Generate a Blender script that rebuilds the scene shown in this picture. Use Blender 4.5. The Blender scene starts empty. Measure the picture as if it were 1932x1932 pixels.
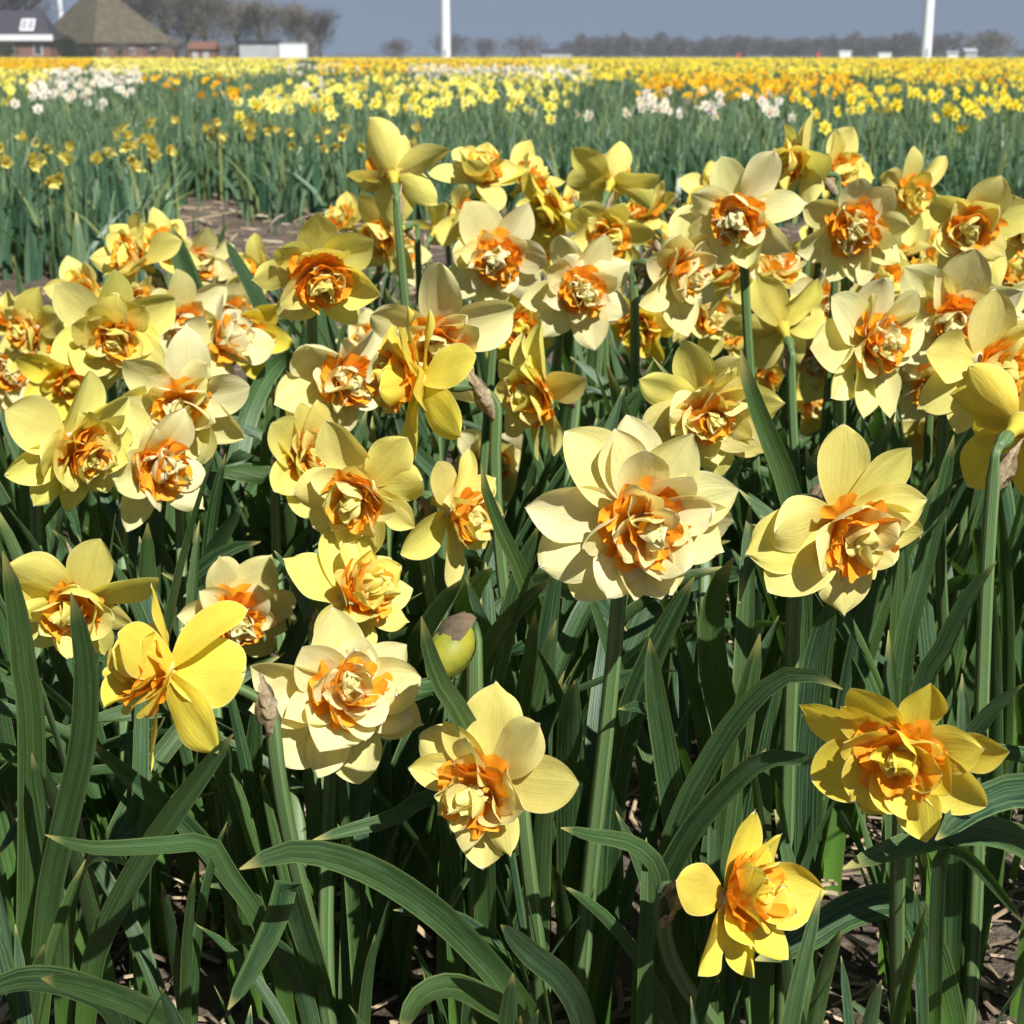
import bpy, math, random
import numpy as np
from mathutils import Vector, Matrix

# ------------------------------------------------------------------ camera, sky, sun, exposure
sc = bpy.context.scene
CAM_H = 0.62
W0 = 1932.0                       # pixel frame used for all photo coordinates
FPX = 1.5 * W0
PITCH = math.atan((966 - 105) / FPX)
CP, SP = math.cos(PITCH), math.sin(PITCH)
cam_d = bpy.data.cameras.new('camera')
cam = bpy.data.objects.new('camera', cam_d)
sc.collection.objects.link(cam)
cam.location = (0, 0, CAM_H)
cam.rotation_euler = (math.pi / 2 - PITCH, 0, 0)
cam_d.sensor_width = 36
cam_d.lens = 54
cam_d.clip_start = 0.02
cam_d.clip_end = 20000
cam_d.dof.use_dof = True
cam_d.dof.focus_distance = 0.86
cam_d.dof.aperture_fstop = 23
sc.camera = cam

SUN_EL, SUN_AZ = math.radians(48), math.radians(150)      # azimuth clockwise from +Y
world = bpy.data.worlds.new('World')
sc.world = world
world.use_nodes = True
wn, wl = world.node_tree.nodes, world.node_tree.links
wn.clear()
wo = wn.new('ShaderNodeOutputWorld')
wb = wn.new('ShaderNodeBackground')
sky = wn.new('ShaderNodeTexSky')
sky.sky_type = 'NISHITA'
sky.sun_disc = False
sky.sun_elevation = SUN_EL
sky.sun_rotation = SUN_AZ
sky.air_density = 1.0
sky.dust_density = 0.0
sky.ozone_density = 5.0
wb.inputs['Strength'].default_value = 0.05
# slate blue spring sky: the whitish band at the horizon is lifted out of view and the blue is greyed
wg = wn.new('ShaderNodeTexCoord')
ws = wn.new('ShaderNodeSeparateXYZ'); wl.new(wg.outputs['Generated'], ws.inputs[0])
wz = wn.new('ShaderNodeMath'); wz.operation = 'MULTIPLY_ADD'
wl.new(ws.outputs[2], wz.inputs[0]); wz.inputs[1].default_value = 0.8; wz.inputs[2].default_value = 0.22
wc = wn.new('ShaderNodeCombineXYZ')
for i_, o_ in ((0, ws.outputs[0]), (1, ws.outputs[1]), (2, wz.outputs[0])): wl.new(o_, wc.inputs[i_])
wl.new(wc.outputs[0], sky.inputs[0])
wh = wn.new('ShaderNodeHueSaturation'); wh.inputs['Value'].default_value = 0.66; wh.inputs['Saturation'].default_value = 0.92
wl.new(sky.outputs[0], wh.inputs['Color'])
wl.new(wh.outputs[0], wb.inputs['Color'])
wl.new(wb.outputs[0], wo.inputs['Surface'])

sd = bpy.data.lights.new('sun', 'SUN')
sun = bpy.data.objects.new('sun', sd)
sc.collection.objects.link(sun)
sd.energy = 5.0
sd.angle = math.radians(0.53)
sd.color = (1.0, 0.975, 0.93)
to_sun = Vector((math.sin(SUN_AZ) * math.cos(SUN_EL), math.cos(SUN_AZ) * math.cos(SUN_EL), math.sin(SUN_EL)))
sun.rotation_euler = to_sun.to_track_quat('Z', 'Y').to_euler()
sun.location = (6, -6, 12)

sc.view_settings.view_transform = 'Standard'
sc.view_settings.look = 'None'
sc.view_settings.exposure = 0.70
sc.view_settings.gamma = 1.0
sc.view_settings.use_curve_mapping = False
sc.cycles.use_denoising = True
sc.cycles.max_bounces = 8
sc.cycles.diffuse_bounces = 3
sc.cycles.transmission_bounces = 4
sc.cycles.transparent_max_bounces = 6

random.seed(7)
NP = np.random.default_rng(11)
C = sc.collection
R = math.radians
CAM = Vector((0, 0, CAM_H))
RIGHT, UP, FWD = Vector((1, 0, 0)), Vector((0, SP, CP)), Vector((0, CP, -SP))

# ------------------------------------------------------------------ helpers
def ray(x, y):
    """direction with unit depth along the camera axis"""
    return FWD + RIGHT * ((x - 966) / FPX) + UP * ((966 - y) / FPX)
def px(x, y, depth):
    return CAM + ray(x, y) * depth
def gdepth(x, y, z=0.0):
    r = ray(x, y)
    return (z - CAM_H) / r.z if r.z < -1e-6 else 1e9
def ground(x, y, z=0.0):
    return px(x, y, gdepth(x, y, z))
def at(x, y, Y):
    """the point on the ray through pixel x, y at distance Y ahead"""
    r = ray(x, y)
    return CAM + r * (Y / r.y)
def project(p):
    q = p - CAM
    d = q.dot(FWD)
    if d < 1e-4: return None
    return 966 + FPX * q.dot(RIGHT) / d, 966 - FPX * q.dot(UP) / d, d

def mesh(name, V, F, mats=(), uv=None, smooth=True, mi=None):
    me = bpy.data.meshes.new(name)
    me.from_pydata([tuple(v) for v in V], [], F)
    for m in mats: me.materials.append(m)
    if uv is not None:
        lay = me.uv_layers.new(name='UVMap')
        vi = np.empty(len(me.loops), dtype=np.int32)
        me.loops.foreach_get('vertex_index', vi)
        lay.data.foreach_set('uv', np.asarray(uv, dtype=np.float32)[vi].ravel())
    if smooth: me.polygons.foreach_set('use_smooth', [True] * len(me.polygons))
    if mi is not None: me.polygons.foreach_set('material_index', mi)
    me.update()
    return me
def bulk(name, V, F, mats, uv=None, mi=None, smooth=False):
    """large meshes from arrays, all faces the same size"""
    V = np.asarray(V, np.float32); F = np.asarray(F, np.int32)
    me = bpy.data.meshes.new(name)
    n, k = F.shape
    me.vertices.add(len(V)); me.vertices.foreach_set('co', V.ravel())
    me.loops.add(n * k); me.loops.foreach_set('vertex_index', F.ravel())
    me.polygons.add(n)
    me.polygons.foreach_set('loop_start', np.arange(0, n * k, k, dtype=np.int32))
    me.polygons.foreach_set('loop_total', np.full(n, k, np.int32))
    for m in mats: me.materials.append(m)
    if mi is not None: me.polygons.foreach_set('material_index', np.asarray(mi, np.int32))
    if uv is not None:
        lay = me.uv_layers.new(name='UVMap')
        lay.data.foreach_set('uv', np.asarray(uv, np.float32)[F.ravel()].ravel())
    if smooth: me.polygons.foreach_set('use_smooth', np.ones(n, bool))
    me.update(); me.validate()
    return me
def obj(name, me, parent=None, loc=None, mat=None, color=None):
    o = bpy.data.objects.new(name, me)
    C.objects.link(o)
    if parent is not None: o.parent = parent
    if mat is not None: o.matrix_local = mat
    elif loc is not None: o.location = loc
    if color is not None: o.color = color
    return o
def tag(o, label=None, cat=None, group=None, kind=None):
    if label: o['label'] = label
    if cat: o['category'] = cat
    if group: o['group'] = group
    if kind: o['kind'] = kind
    return o
def grid_faces(nv, nu):
    return [(j * (nu + 1) + i, j * (nu + 1) + i + 1, (j + 1) * (nu + 1) + i + 1, (j + 1) * (nu + 1) + i)
            for j in range(nv) for i in range(nu)]
def box(x0, x1, y0, y1, z0, z1):
    V = [(x, y, z) for z in (z0, z1) for y in (y0, y1) for x in (x0, x1)]
    F = [(0, 2, 3, 1), (4, 5, 7, 6), (0, 1, 5, 4), (2, 6, 7, 3), (0, 4, 6, 2), (1, 3, 7, 5)]
    return V, F
def tube(path, radii, n=8, cap=True):
    V, F, UV = [], [], []
    path = [Vector(p) for p in path]
    prev = None
    for k, p in enumerate(path):
        t = (path[min(k + 1, len(path) - 1)] - path[max(k - 1, 0)]).normalized()
        if prev is None:
            a = t.orthogonal().normalized()
        else:
            a = (prev - t * prev.dot(t)).normalized()
        prev = a
        b = t.cross(a)
        for i in range(n):
            w = 2 * math.pi * i / n
            V.append(p + (a * math.cos(w) + b * math.sin(w)) * radii[k])
            UV.append((i / n, k / (len(path) - 1)))
    for k in range(len(path) - 1):
        for i in range(n):
            F.append((k * n + i, k * n + (i + 1) % n, (k + 1) * n + (i + 1) % n, (k + 1) * n + i))
    if cap:
        F.append(tuple(range((len(path) - 1) * n, len(path) * n)))
        F.append(tuple(reversed(range(n))))
    return V, F, UV
def bez(a, b, c, d, n):
    return [a * (1 - t) ** 3 + b * 3 * t * (1 - t) ** 2 + c * 3 * t * t * (1 - t) + d * t ** 3
            for t in (k / n for k in range(n + 1))]

# ------------------------------------------------------------------ materials
def new_mat(name):
    m = bpy.data.materials.new(name); m.use_nodes = True
    nt = m.node_tree; nt.nodes.clear()
    out = nt.nodes.new('ShaderNodeOutputMaterial')
    return m, nt.nodes, nt.links, out
def mathn(n, l, op, a, b=None, c=None, clamp=False):
    k = n.new('ShaderNodeMath'); k.operation = op; k.use_clamp = clamp
    for i, v in enumerate((a, b, c)):
        if v is None: continue
        if isinstance(v, (int, float)): k.inputs[i].default_value = v
        else: l.new(v, k.inputs[i])
    return k.outputs[0]
def maprange(n, l, v, a, b, c=0.0, d=1.0, smooth=True):
    k = n.new('ShaderNodeMapRange')
    if smooth: k.interpolation_type = 'SMOOTHSTEP'
    l.new(v, k.inputs[0])
    for i, q in enumerate((a, b, c, d)):
        if isinstance(q, (int, float)): k.inputs[i + 1].default_value = q
        else: l.new(q, k.inputs[i + 1])
    return k.outputs[0]
def mix(n, l, fac, a, b, blend='MIX'):
    k = n.new('ShaderNodeMix'); k.data_type = 'RGBA'; k.blend_type = blend
    for s, v in ((0, fac), (6, a), (7, b)):
        if isinstance(v, (int, float)): k.inputs[s].default_value = v
        elif isinstance(v, tuple): k.inputs[s].default_value = (*v[:3], 1)
        else: l.new(v, k.inputs[s])
    return k.outputs[2]
def noise(n, l, vec, scale, detail=3.0, rough=0.55):
    k = n.new('ShaderNodeTexNoise'); k.inputs['Scale'].default_value = scale
    k.inputs['Detail'].default_value = detail; k.inputs['Roughness'].default_value = rough
    if vec is not None: l.new(vec, k.inputs['Vector'])
    return k.outputs['Fac']
def vscale(n, l, vec, s):
    k = n.new('ShaderNodeMapping'); k.inputs['Scale'].default_value = s
    l.new(vec, k.inputs['Vector']); return k.outputs[0]
def bump(n, l, h, strength, dist):
    k = n.new('ShaderNodeBump'); k.inputs['Strength'].default_value = strength
    k.inputs['Distance'].default_value = dist; l.new(h, k.inputs['Height']); return k.outputs[0]
def sheet(n, l, out, col, tcol, fac, rough, spec, normal=None):
    p = n.new('ShaderNodeBsdfPrincipled'); p.inputs['Roughness'].default_value = rough
    p.inputs['Specular IOR Level'].default_value = spec
    t = n.new('ShaderNodeBsdfTranslucent'); x = n.new('ShaderNodeMixShader'); x.inputs[0].default_value = fac
    for s, v in ((p.inputs['Base Color'], col), (t.inputs['Color'], tcol)):
        if isinstance(v, tuple): s.default_value = (*v[:3], 1)
        else: l.new(v, s)
    if normal is not None:
        l.new(normal, p.inputs['Normal']); l.new(normal, t.inputs['Normal'])
    l.new(p.outputs[0], x.inputs[1]); l.new(t.outputs[0], x.inputs[2]); l.new(x.outputs[0], out.inputs[0])

def make_petal_mat():
    m, n, l, out = new_mat('petal')
    uv = n.new('ShaderNodeUVMap').outputs[0]
    sx = n.new('ShaderNodeSeparateXYZ'); l.new(uv, sx.inputs[0])
    u, v = sx.outputs[0], sx.outputs[1]
    oi = n.new('ShaderNodeObjectInfo')
    off = n.new('ShaderNodeCombineXYZ'); l.new(mathn(n, l, 'MULTIPLY', oi.outputs['Random'], 37.0), off.inputs[2])
    ad = n.new('ShaderNodeVectorMath'); l.new(uv, ad.inputs[0]); l.new(off.outputs[0], ad.inputs[1])
    vein = noise(n, l, vscale(n, l, ad.outputs[0], (30, 1.1, 1)), 1.0, 3)
    blot = noise(n, l, vscale(n, l, ad.outputs[0], (3, 3, 1)), 1.0, 3)
    tint = oi.outputs['Color']
    amt = oi.outputs['Alpha']
    # orange flush at the foot of the petal, reaching further where the object's alpha is higher
    edge = mathn(n, l, 'ADD', v, mathn(n, l, 'MULTIPLY', mathn(n, l, 'SUBTRACT', blot, 0.5), 0.35))
    au = mathn(n, l, 'ABSOLUTE', mathn(n, l, 'SUBTRACT', u, 0.5))
    edge = mathn(n, l, 'ADD', edge, mathn(n, l, 'MULTIPLY', au, 0.25))
    f = maprange(n, l, edge, mathn(n, l, 'MULTIPLY', amt, 0.30), mathn(n, l, 'MULTIPLY_ADD', amt, 0.9, 0.02), 1.0, 0.0)
    base = mix(n, l, mathn(n, l, 'MULTIPLY', f, 0.9), tint, (0.9, 0.33, 0.012))
    deep = mix(n, l, maprange(n, l, v, 0.0, 0.28, 0.30, 0.0), base, (0.80, 0.60, 0.03))
    lv = maprange(n, l, vein, 0.25, 0.75, 0.95, 1.03, False)
    lb = maprange(n, l, blot, 0.25, 0.75, 0.91, 1.06, False)
    k = n.new('ShaderNodeCombineColor'); lm = mathn(n, l, 'MULTIPLY', lv, lb)
    for i in range(3): l.new(lm, k.inputs[i])
    col = mix(n, l, 1.0, deep, k.outputs[0], 'MULTIPLY')
    # faint greenish midrib, paler rim and a whitish point at the tip
    rib = maprange(n, l, au, 0.0, 0.035, 0.22, 0.0)
    col = mix(n, l, rib, col, (0.62, 0.62, 0.10))
    rim = maprange(n, l, au, 0.455, 0.5, 0.0, 0.35)
    col = mix(n, l, rim, col, (0.90, 0.84, 0.46))
    tipf = mathn(n, l, 'MULTIPLY', maprange(n, l, v, 0.965, 0.995), 0.6)
    col = mix(n, l, tipf, col, (0.86, 0.84, 0.66))
    spot = noise(n, l, vscale(n, l, ad.outputs[0], (9, 9, 1)), 1.0, 4, 0.7)
    col = mix(n, l, maprange(n, l, spot, 0.72, 0.8, 0.0, 0.35), col, (0.52, 0.42, 0.20))
    tc = mix(n, l, 1.0, col, (1.0, 0.94, 0.60), 'MULTIPLY')
    cr = noise(n, l, vscale(n, l, ad.outputs[0], (7, 4, 1)), 1.0, 4, 0.6)
    nb = bump(n, l, mathn(n, l, 'ADD', mathn(n, l, 'MULTIPLY', vein, 0.5), cr), 0.30, 0.0016)
    sheet(n, l, out, col, tc, 0.43, 0.5, 0.2, nb)
    return m
def make_frill_mat():
    m, n, l, out = new_mat('corona_frill')
    uv = n.new('ShaderNodeUVMap').outputs[0]
    sx = n.new('ShaderNodeSeparateXYZ'); l.new(uv, sx.inputs[0])
    oi = n.new('ShaderNodeObjectInfo')
    st = noise(n, l, vscale(n, l, uv, (26, 2, 1)), 1.0, 3)
    col = mix(n, l, st, (0.97, 0.32, 0.014), (0.97, 0.50, 0.045))
    col = mix(n, l, maprange(n, l, sx.outputs[1], 0.0, 0.45, 0.55, 0.0), col, (0.9, 0.46, 0.02))
    col = mix(n, l, mathn(n, l, 'MULTIPLY', oi.outputs['Random'], 0.25), col, (0.93, 0.45, 0.03))
    tc = mix(n, l, 1.0, col, (1, 0.85, 0.6), 'MULTIPLY')
    sheet(n, l, out, col, tc, 0.34, 0.5, 0.25, bump(n, l, st, 0.4, 0.001))
    return m
def make_leaf_mat(name, far=False):
    m, n, l, out = new_mat(name)
    uv = n.new('ShaderNodeUVMap').outputs[0]
    sx = n.new('ShaderNodeSeparateXYZ'); l.new(uv, sx.inputs[0])
    oi = n.new('ShaderNodeObjectInfo')
    off = n.new('ShaderNodeCombineXYZ'); l.new(mathn(n, l, 'MULTIPLY', oi.outputs['Random'], 91.0), off.inputs[2])
    ad = n.new('ShaderNodeVectorMath'); l.new(uv, ad.inputs[0]); l.new(off.outputs[0], ad.inputs[1])
    v = sx.outputs[1]
    if far:
        # u carries a random number for each blade
        col = mix(n, l, sx.outputs[0], (0.036, 0.095, 0.055), (0.145, 0.235, 0.130))
        yel = maprange(n, l, sx.outputs[0], 0.86, 0.95, 0.0, 0.6)
        col = mix(n, l, yel, col, (0.34, 0.36, 0.10))
        col = mix(n, l, maprange(n, l, v, 0.80, 1.0, 0.0, 0.30), col, (0.34, 0.38, 0.14))
        nb = None
    else:
        stripe = noise(n, l, vscale(n, l, ad.outputs[0], (26, 0.7, 1)), 1.0, 3, 0.7)
        bloom = noise(n, l, vscale(n, l, ad.outputs[0], (3.0, 9, 1)), 1.0, 4)
        c0 = mix(n, l, oi.outputs['Random'], (0.008, 0.031, 0.012), (0.034, 0.078, 0.021))
        hue = mathn(n, l, 'FRACT', mathn(n, l, 'MULTIPLY', oi.outputs['Random'], 17.3))
        c0 = mix(n, l, maprange(n, l, hue, 0.55, 1.0, 0.0, 0.55), c0, (0.030, 0.068, 0.050))
        c0 = mix(n, l, maprange(n, l, hue, 0.0, 0.35, 0.55, 0.0), c0, (0.068, 0.110, 0.018))
        c1 = mix(n, l, maprange(n, l, stripe, 0.44, 0.68), c0, (0.105, 0.195, 0.066))
        col = mix(n, l, maprange(n, l, bloom, 0.45, 0.85, 0.0, 0.40), c1, (0.14, 0.225, 0.125))
        col = mix(n, l, maprange(n, l, v, 0.0, 0.5, 0.65, 0.0), col, (0.13, 0.29, 0.03))
        tipf = maprange(n, l, v, mathn(n, l, 'MULTIPLY_ADD', hue, 0.05, 0.93), 1.0, 0.0, 0.85)
        au = mathn(n, l, 'ABSOLUTE', mathn(n, l, 'SUBTRACT', sx.outputs[0], 0.5))
        col = mix(n, l, maprange(n, l, au, 0.43, 0.5, 0.0, 0.5), col, (0.24, 0.30, 0.10))
        col = mix(n, l, tipf, col, (0.50, 0.44, 0.14))
        fl = noise(n, l, vscale(n, l, ad.outputs[0], (14, 60, 1)), 1.0, 2)
        col = mix(n, l, maprange(n, l, fl, 0.70, 0.78, 0.0, 0.5), col, (0.34, 0.36, 0.22))
        nb = bump(n, l, stripe, 0.5, 0.0012)
    tc = mix(n, l, 0.65, col, (0.16, 0.34, 0.02))
    sheet(n, l, out, col, tc, 0.24, 0.42, 0.5, nb)
    return m
def make_stem_mat():
    m, n, l, out = new_mat('stem')
    uv = n.new('ShaderNodeUVMap').outputs[0]
    sx = n.new('ShaderNodeSeparateXYZ'); l.new(uv, sx.inputs[0])
    st = noise(n, l, vscale(n, l, uv, (16, 0.5, 1)), 1.0, 3, 0.7)
    col = mix(n, l, maprange(n, l, st, 0.35, 0.68), (0.060, 0.125, 0.042), (0.19, 0.27, 0.10))
    sp = noise(n, l, vscale(n, l, uv, (20, 90, 1)), 1.0, 2)
    col = mix(n, l, maprange(n, l, sp, 0.70, 0.76, 0.0, 0.5), col, (0.36, 0.38, 0.22))
    sheet(n, l, out, col, (0.10, 0.20, 0.03), 0.12, 0.42, 0.45, bump(n, l, st, 0.6, 0.0015))
    return m
def make_simple(name, col, rough=0.7, spec=0.3, var=0.0, scale=5.0, col2=None, trans=0.0, bmp=0.0, bd=0.01):
    m, n, l, out = new_mat(name)
    tc = n.new('ShaderNodeTexCoord').outputs['Object']
    f = noise(n, l, tc, scale, 5, 0.6)
    c2 = col2 if col2 else tuple(c * (1 - var) for c in col)
    cc = mix(n, l, maprange(n, l, f, 0.3, 0.7), col, c2)
    sheet(n, l, out, cc, cc, trans, rough, spec, bump(n, l, f, bmp, bd) if bmp else None)
    return m

M_PETAL, M_FRILL = make_petal_mat(), make_frill_mat()
M_LEAF, M_FAR = make_leaf_mat('leaf'), make_leaf_mat('far_leaf', True)
M_STEM = make_stem_mat()
M_SPATHE = make_simple('papery_spathe', (0.54, 0.44, 0.28), 0.75, 0.15, col2=(0.27, 0.19, 0.11), scale=160, trans=0.3, bmp=0.6, bd=0.002)
M_BUD = make_simple('bud', (0.34, 0.31, 0.028), 0.5, 0.3, col2=(0.20, 0.24, 0.03), scale=55, trans=0.15)  # yellow bud darkened to olive: shade from the blooms above put into the colour
def flower_mat(name, a, b):
    """far flowers: u holds a random number for each flower"""
    m, n, l, out = new_mat(name)
    sx = n.new('ShaderNodeSeparateXYZ'); l.new(n.new('ShaderNodeUVMap').outputs[0], sx.inputs[0])
    cc = mix(n, l, sx.outputs[0], a, b)
    sheet(n, l, out, cc, cc, 0.3, 0.55, 0.2)
    return m
M_F = {'yellow': flower_mat('yellow_petals', (0.84, 0.64, 0.020), (0.86, 0.76, 0.10)),
       'lemon': flower_mat('lemon_petals', (0.80, 0.74, 0.09), (0.86, 0.80, 0.24)),
       'orange': flower_mat('golden_petals', (0.86, 0.44, 0.012), (0.86, 0.60, 0.02)),
       'white': flower_mat('white_petals', (0.74, 0.73, 0.66), (0.78, 0.72, 0.54)),
       'wilt': flower_mat('wilted_petals', (0.86, 0.74, 0.05), (0.82, 0.70, 0.24)),
       'cup_orange': flower_mat('orange_cup', (0.88, 0.32, 0.01), (0.88, 0.42, 0.02)),
       'cup_peach': flower_mat('peach_cup', (0.84, 0.52, 0.28), (0.84, 0.66, 0.34)),
       'cup_yellow': flower_mat('yellow_cup', (0.85, 0.52, 0.01), (0.85, 0.62, 0.02))}
def make_soil():
    m, n, l, out = new_mat('soil')
    tc = n.new('ShaderNodeTexCoord').outputs['Object']
    a = noise(n, l, tc, 3.0, 8, 0.65); b = noise(n, l, tc, 60.0, 6, 0.7); c = noise(n, l, tc, 0.12, 5, 0.6)
    col = mix(n, l, maprange(n, l, b, 0.35, 0.7), (0.055, 0.040, 0.028), (0.20, 0.155, 0.115))
    col = mix(n, l, maprange(n, l, a, 0.35, 0.7, 0.0, 0.6), col, (0.25, 0.205, 0.165))
    # grass takes over well beyond the beds
    sx = n.new('ShaderNodeSeparateXYZ'); l.new(tc, sx.inputs[0])
    g = mix(n, l, c, (0.075, 0.10, 0.035), (0.13, 0.14, 0.05))
    col = mix(n, l, maprange(n, l, sx.outputs[1], 60, 200), col, g)
    sheet(n, l, out, col, col, 0.0, 0.9, 0.15, bump(n, l, b, 0.9, 0.02))
    return m
M_SOIL = make_soil()
def make_straw():
    m, n, l, out = new_mat('straw')
    sx = n.new('ShaderNodeSeparateXYZ'); l.new(n.new('ShaderNodeUVMap').outputs[0], sx.inputs[0])
    c = mix(n, l, maprange(n, l, sx.outputs[0], 0.0, 0.6, smooth=False), (0.10, 0.075, 0.05), (0.40, 0.30, 0.19))
    c = mix(n, l, maprange(n, l, sx.outputs[0], 0.7, 1.0, smooth=False), c, (0.62, 0.52, 0.40))
    sheet(n, l, out, c, c, 0.08, 0.7, 0.25)
    return m
M_STRAW = make_straw()

# ------------------------------------------------------------------ setting: ground and straw
def h_ground(x, y):
    d = np.hypot(x, y)
    a = 0.011 * np.sin(x * 9.1 + 1.3 * np.sin(y * 5.3)) * np.sin(y * 11.7 + 2.0 * np.sin(x * 4.1))
    b = 0.006 * np.sin(x * 31 + y * 17) * np.sin(y * 37 - x * 13)
    return (a + b - 0.012) * np.clip(1.6 - d / 9.0, 0, 1)
def make_ground():
    s = np.linspace(-1, 1, 181)
    xs = np.sign(s) * (np.abs(s) * 3.2 + (np.exp(np.abs(s) * 9.0) - 1) * 0.62)
    t = np.linspace(0, 1, 241)
    ys = -6 + t * 14 + (np.exp(t * 9.3) - 1) * 0.72
    X, Y = np.meshgrid(xs, ys)
    Z = h_ground(X, Y)
    V = np.stack([X.ravel(), Y.ravel(), Z.ravel()], 1)
    nu, nv = len(xs) - 1, len(ys) - 1
    o = obj('ground', bulk('ground', V, np.array(grid_faces(nv, nu)), [M_SOIL], smooth=True))
    tag(o, 'brown soil strewn with straw under the daffodil beds', 'ground', kind='structure')
make_ground()

def sticks(n, xr, yr, lr, wr, zr, rng, tall=0.25):
    """little bent straws: V, F, uv"""
    Vs, Fs, Us = [], [], []
    x = rng.uniform(*xr, n); y = yr[0] + (yr[1] - yr[0]) * rng.uniform(0, 1, n)
    ang = rng.uniform(0, math.pi, n); L = rng.uniform(*lr, n); w = rng.uniform(*wr, n)
    pit = rng.normal(0, tall, n); z = h_ground(x, y) + rng.uniform(*zr, n) + np.abs(np.sin(pit)) * L * 0.4
    c = rng.beta(1.5, 1.7, n); bend = rng.normal(0, 0.12, n)
    dx, dy, dz = np.cos(ang) * np.cos(pit), np.sin(ang) * np.cos(pit), np.sin(pit)
    nx, ny = -np.sin(ang), np.cos(ang)
    P = []
    for s in (-0.5, 0.0, 0.5):
        b = bend * (0.25 - s * s) * 4
        cx, cy, cz = x + dx * L * s + nx * b * L, y + dy * L * s + ny * b * L, z + dz * L * s
        for (q, h) in ((-1, 0.0), (0, 1.0), (1, 0.0)):
            P.append(np.stack([cx + nx * q * w, cy + ny * q * w, cz + h * w * 0.8], 1))
    V = np.stack(P, 1).reshape(-1, 3)
    base = (np.arange(n) * 9)[:, None, None]
    f = np.array([(0, 1, 4, 3), (1, 2, 5, 4), (3, 4, 7, 6), (4, 5, 8, 7)])[None]
    F = (base + f).reshape(-1, 4)
    uv = np.repeat(np.stack([c, c], 1), 9, 0)
    return V, F, uv
def make_straw_obj():
    A = sticks(8500, (-1.1, 1.1), (0.55, 2.1), (0.006, 0.05), (0.0008, 0.0028), (0.0, 0.012), NP)
    B = sticks(5000, (-4.5, 4.5), (2.0, 9.5), (0.03, 0.16), (0.002, 0.006), (0.0, 0.02), NP, 0.12)
    V = np.vstack([A[0], B[0]]); F = np.vstack([A[1], B[1] + len(A[0])]); U = np.vstack([A[2], B[2]])
    o = obj('straw_litter', bulk('straw_litter', V, F, [M_STRAW], U))
    tag(o, 'loose dry straw scattered over the soil between plants', 'straw', kind='stuff')
make_straw_obj()

# ------------------------------------------------------------------ petals
def petal_mesh(W, vm, base, q, a0, a1, a2, cup, ruf, tw, crease, rng, nu=8, nv=10, notch=0.0, curl=0.0):
    """unit-long petal growing along +Y, face towards +Z"""
    V, UV = [], []
    y = z = 0.0
    ph, ph2 = rng.uniform(0, 6.28), rng.uniform(0, 6.28)
    fr = rng.uniform(5, 9); groove = rng.uniform(0.004, 0.022); crk = rng.uniform(0.002, 0.007)
    for j in range(nv + 1):
        v = j / nv
        v = 1 - (1 - v) ** 1.35                                       # rows packed towards the tip
        if j:
            ang = a0 + a1 * v + a2 * v * v
            y += math.cos(ang) * (v - pv); z += math.sin(ang) * (v - pv)
        pv = v
        if v < vm:
            pr = base + (1 - base) * math.sin(math.pi / 2 * v / vm) ** 0.9
        else:
            s = (v - vm) / (1 - vm)
            pr = max(0.0, 1 - s ** 2.1) ** q
        pr = max(pr, 0.05)
        hw = W / 2 * pr
        ang = a0 + a1 * v + a2 * v * v
        for i in range(nu + 1):
            u = 2 * i / nu - 1
            lift = cup * (u * u) * hw * (0.4 + 0.6 * math.sin(math.pi * min(1, v * 1.05)))
            lift += crease * (abs(u) ** 0.8) * hw - groove * math.exp(-(u / 0.13) ** 2) * pr * (1 - 0.5 * v)
            lift += crk * (math.sin(9 * u + 5 * v + ph) * math.sin(7 * v + ph2) + 0.7 * math.sin(15 * u - 4 * v + ph2)) * pr * (0.3 + 0.7 * v)
            lift += ruf * math.sin(fr * v + ph + (2.0 if u > 0 else 0)) * u * u * pr
            lift += ruf * 0.5 * math.sin(3.0 * u + ph2) * v * pr
            lift += curl * max(0.0, abs(u) - 0.55) * hw * v * 2
            x = u * hw
            ca, sa = math.cos(tw * v), math.sin(tw * v)
            x, lift = x * ca - lift * sa, x * sa + lift * ca
            yy = y
            if v > 0.80: yy -= notch * (1 + math.sin(7 * u + ph)) * abs(u) * (v - 0.8) * 2
            V.append((x, yy - math.sin(ang) * lift, z + math.cos(ang) * lift))
            UV.append(((u + 1) / 2, v))
    V[-(nu // 2) - 1] = (V[-(nu // 2) - 1][0], V[-(nu // 2) - 1][1] + 0.018, V[-(nu // 2) - 1][2])
    return mesh('petal', V, grid_faces(nv, nu), [M_PETAL], UV)
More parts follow.
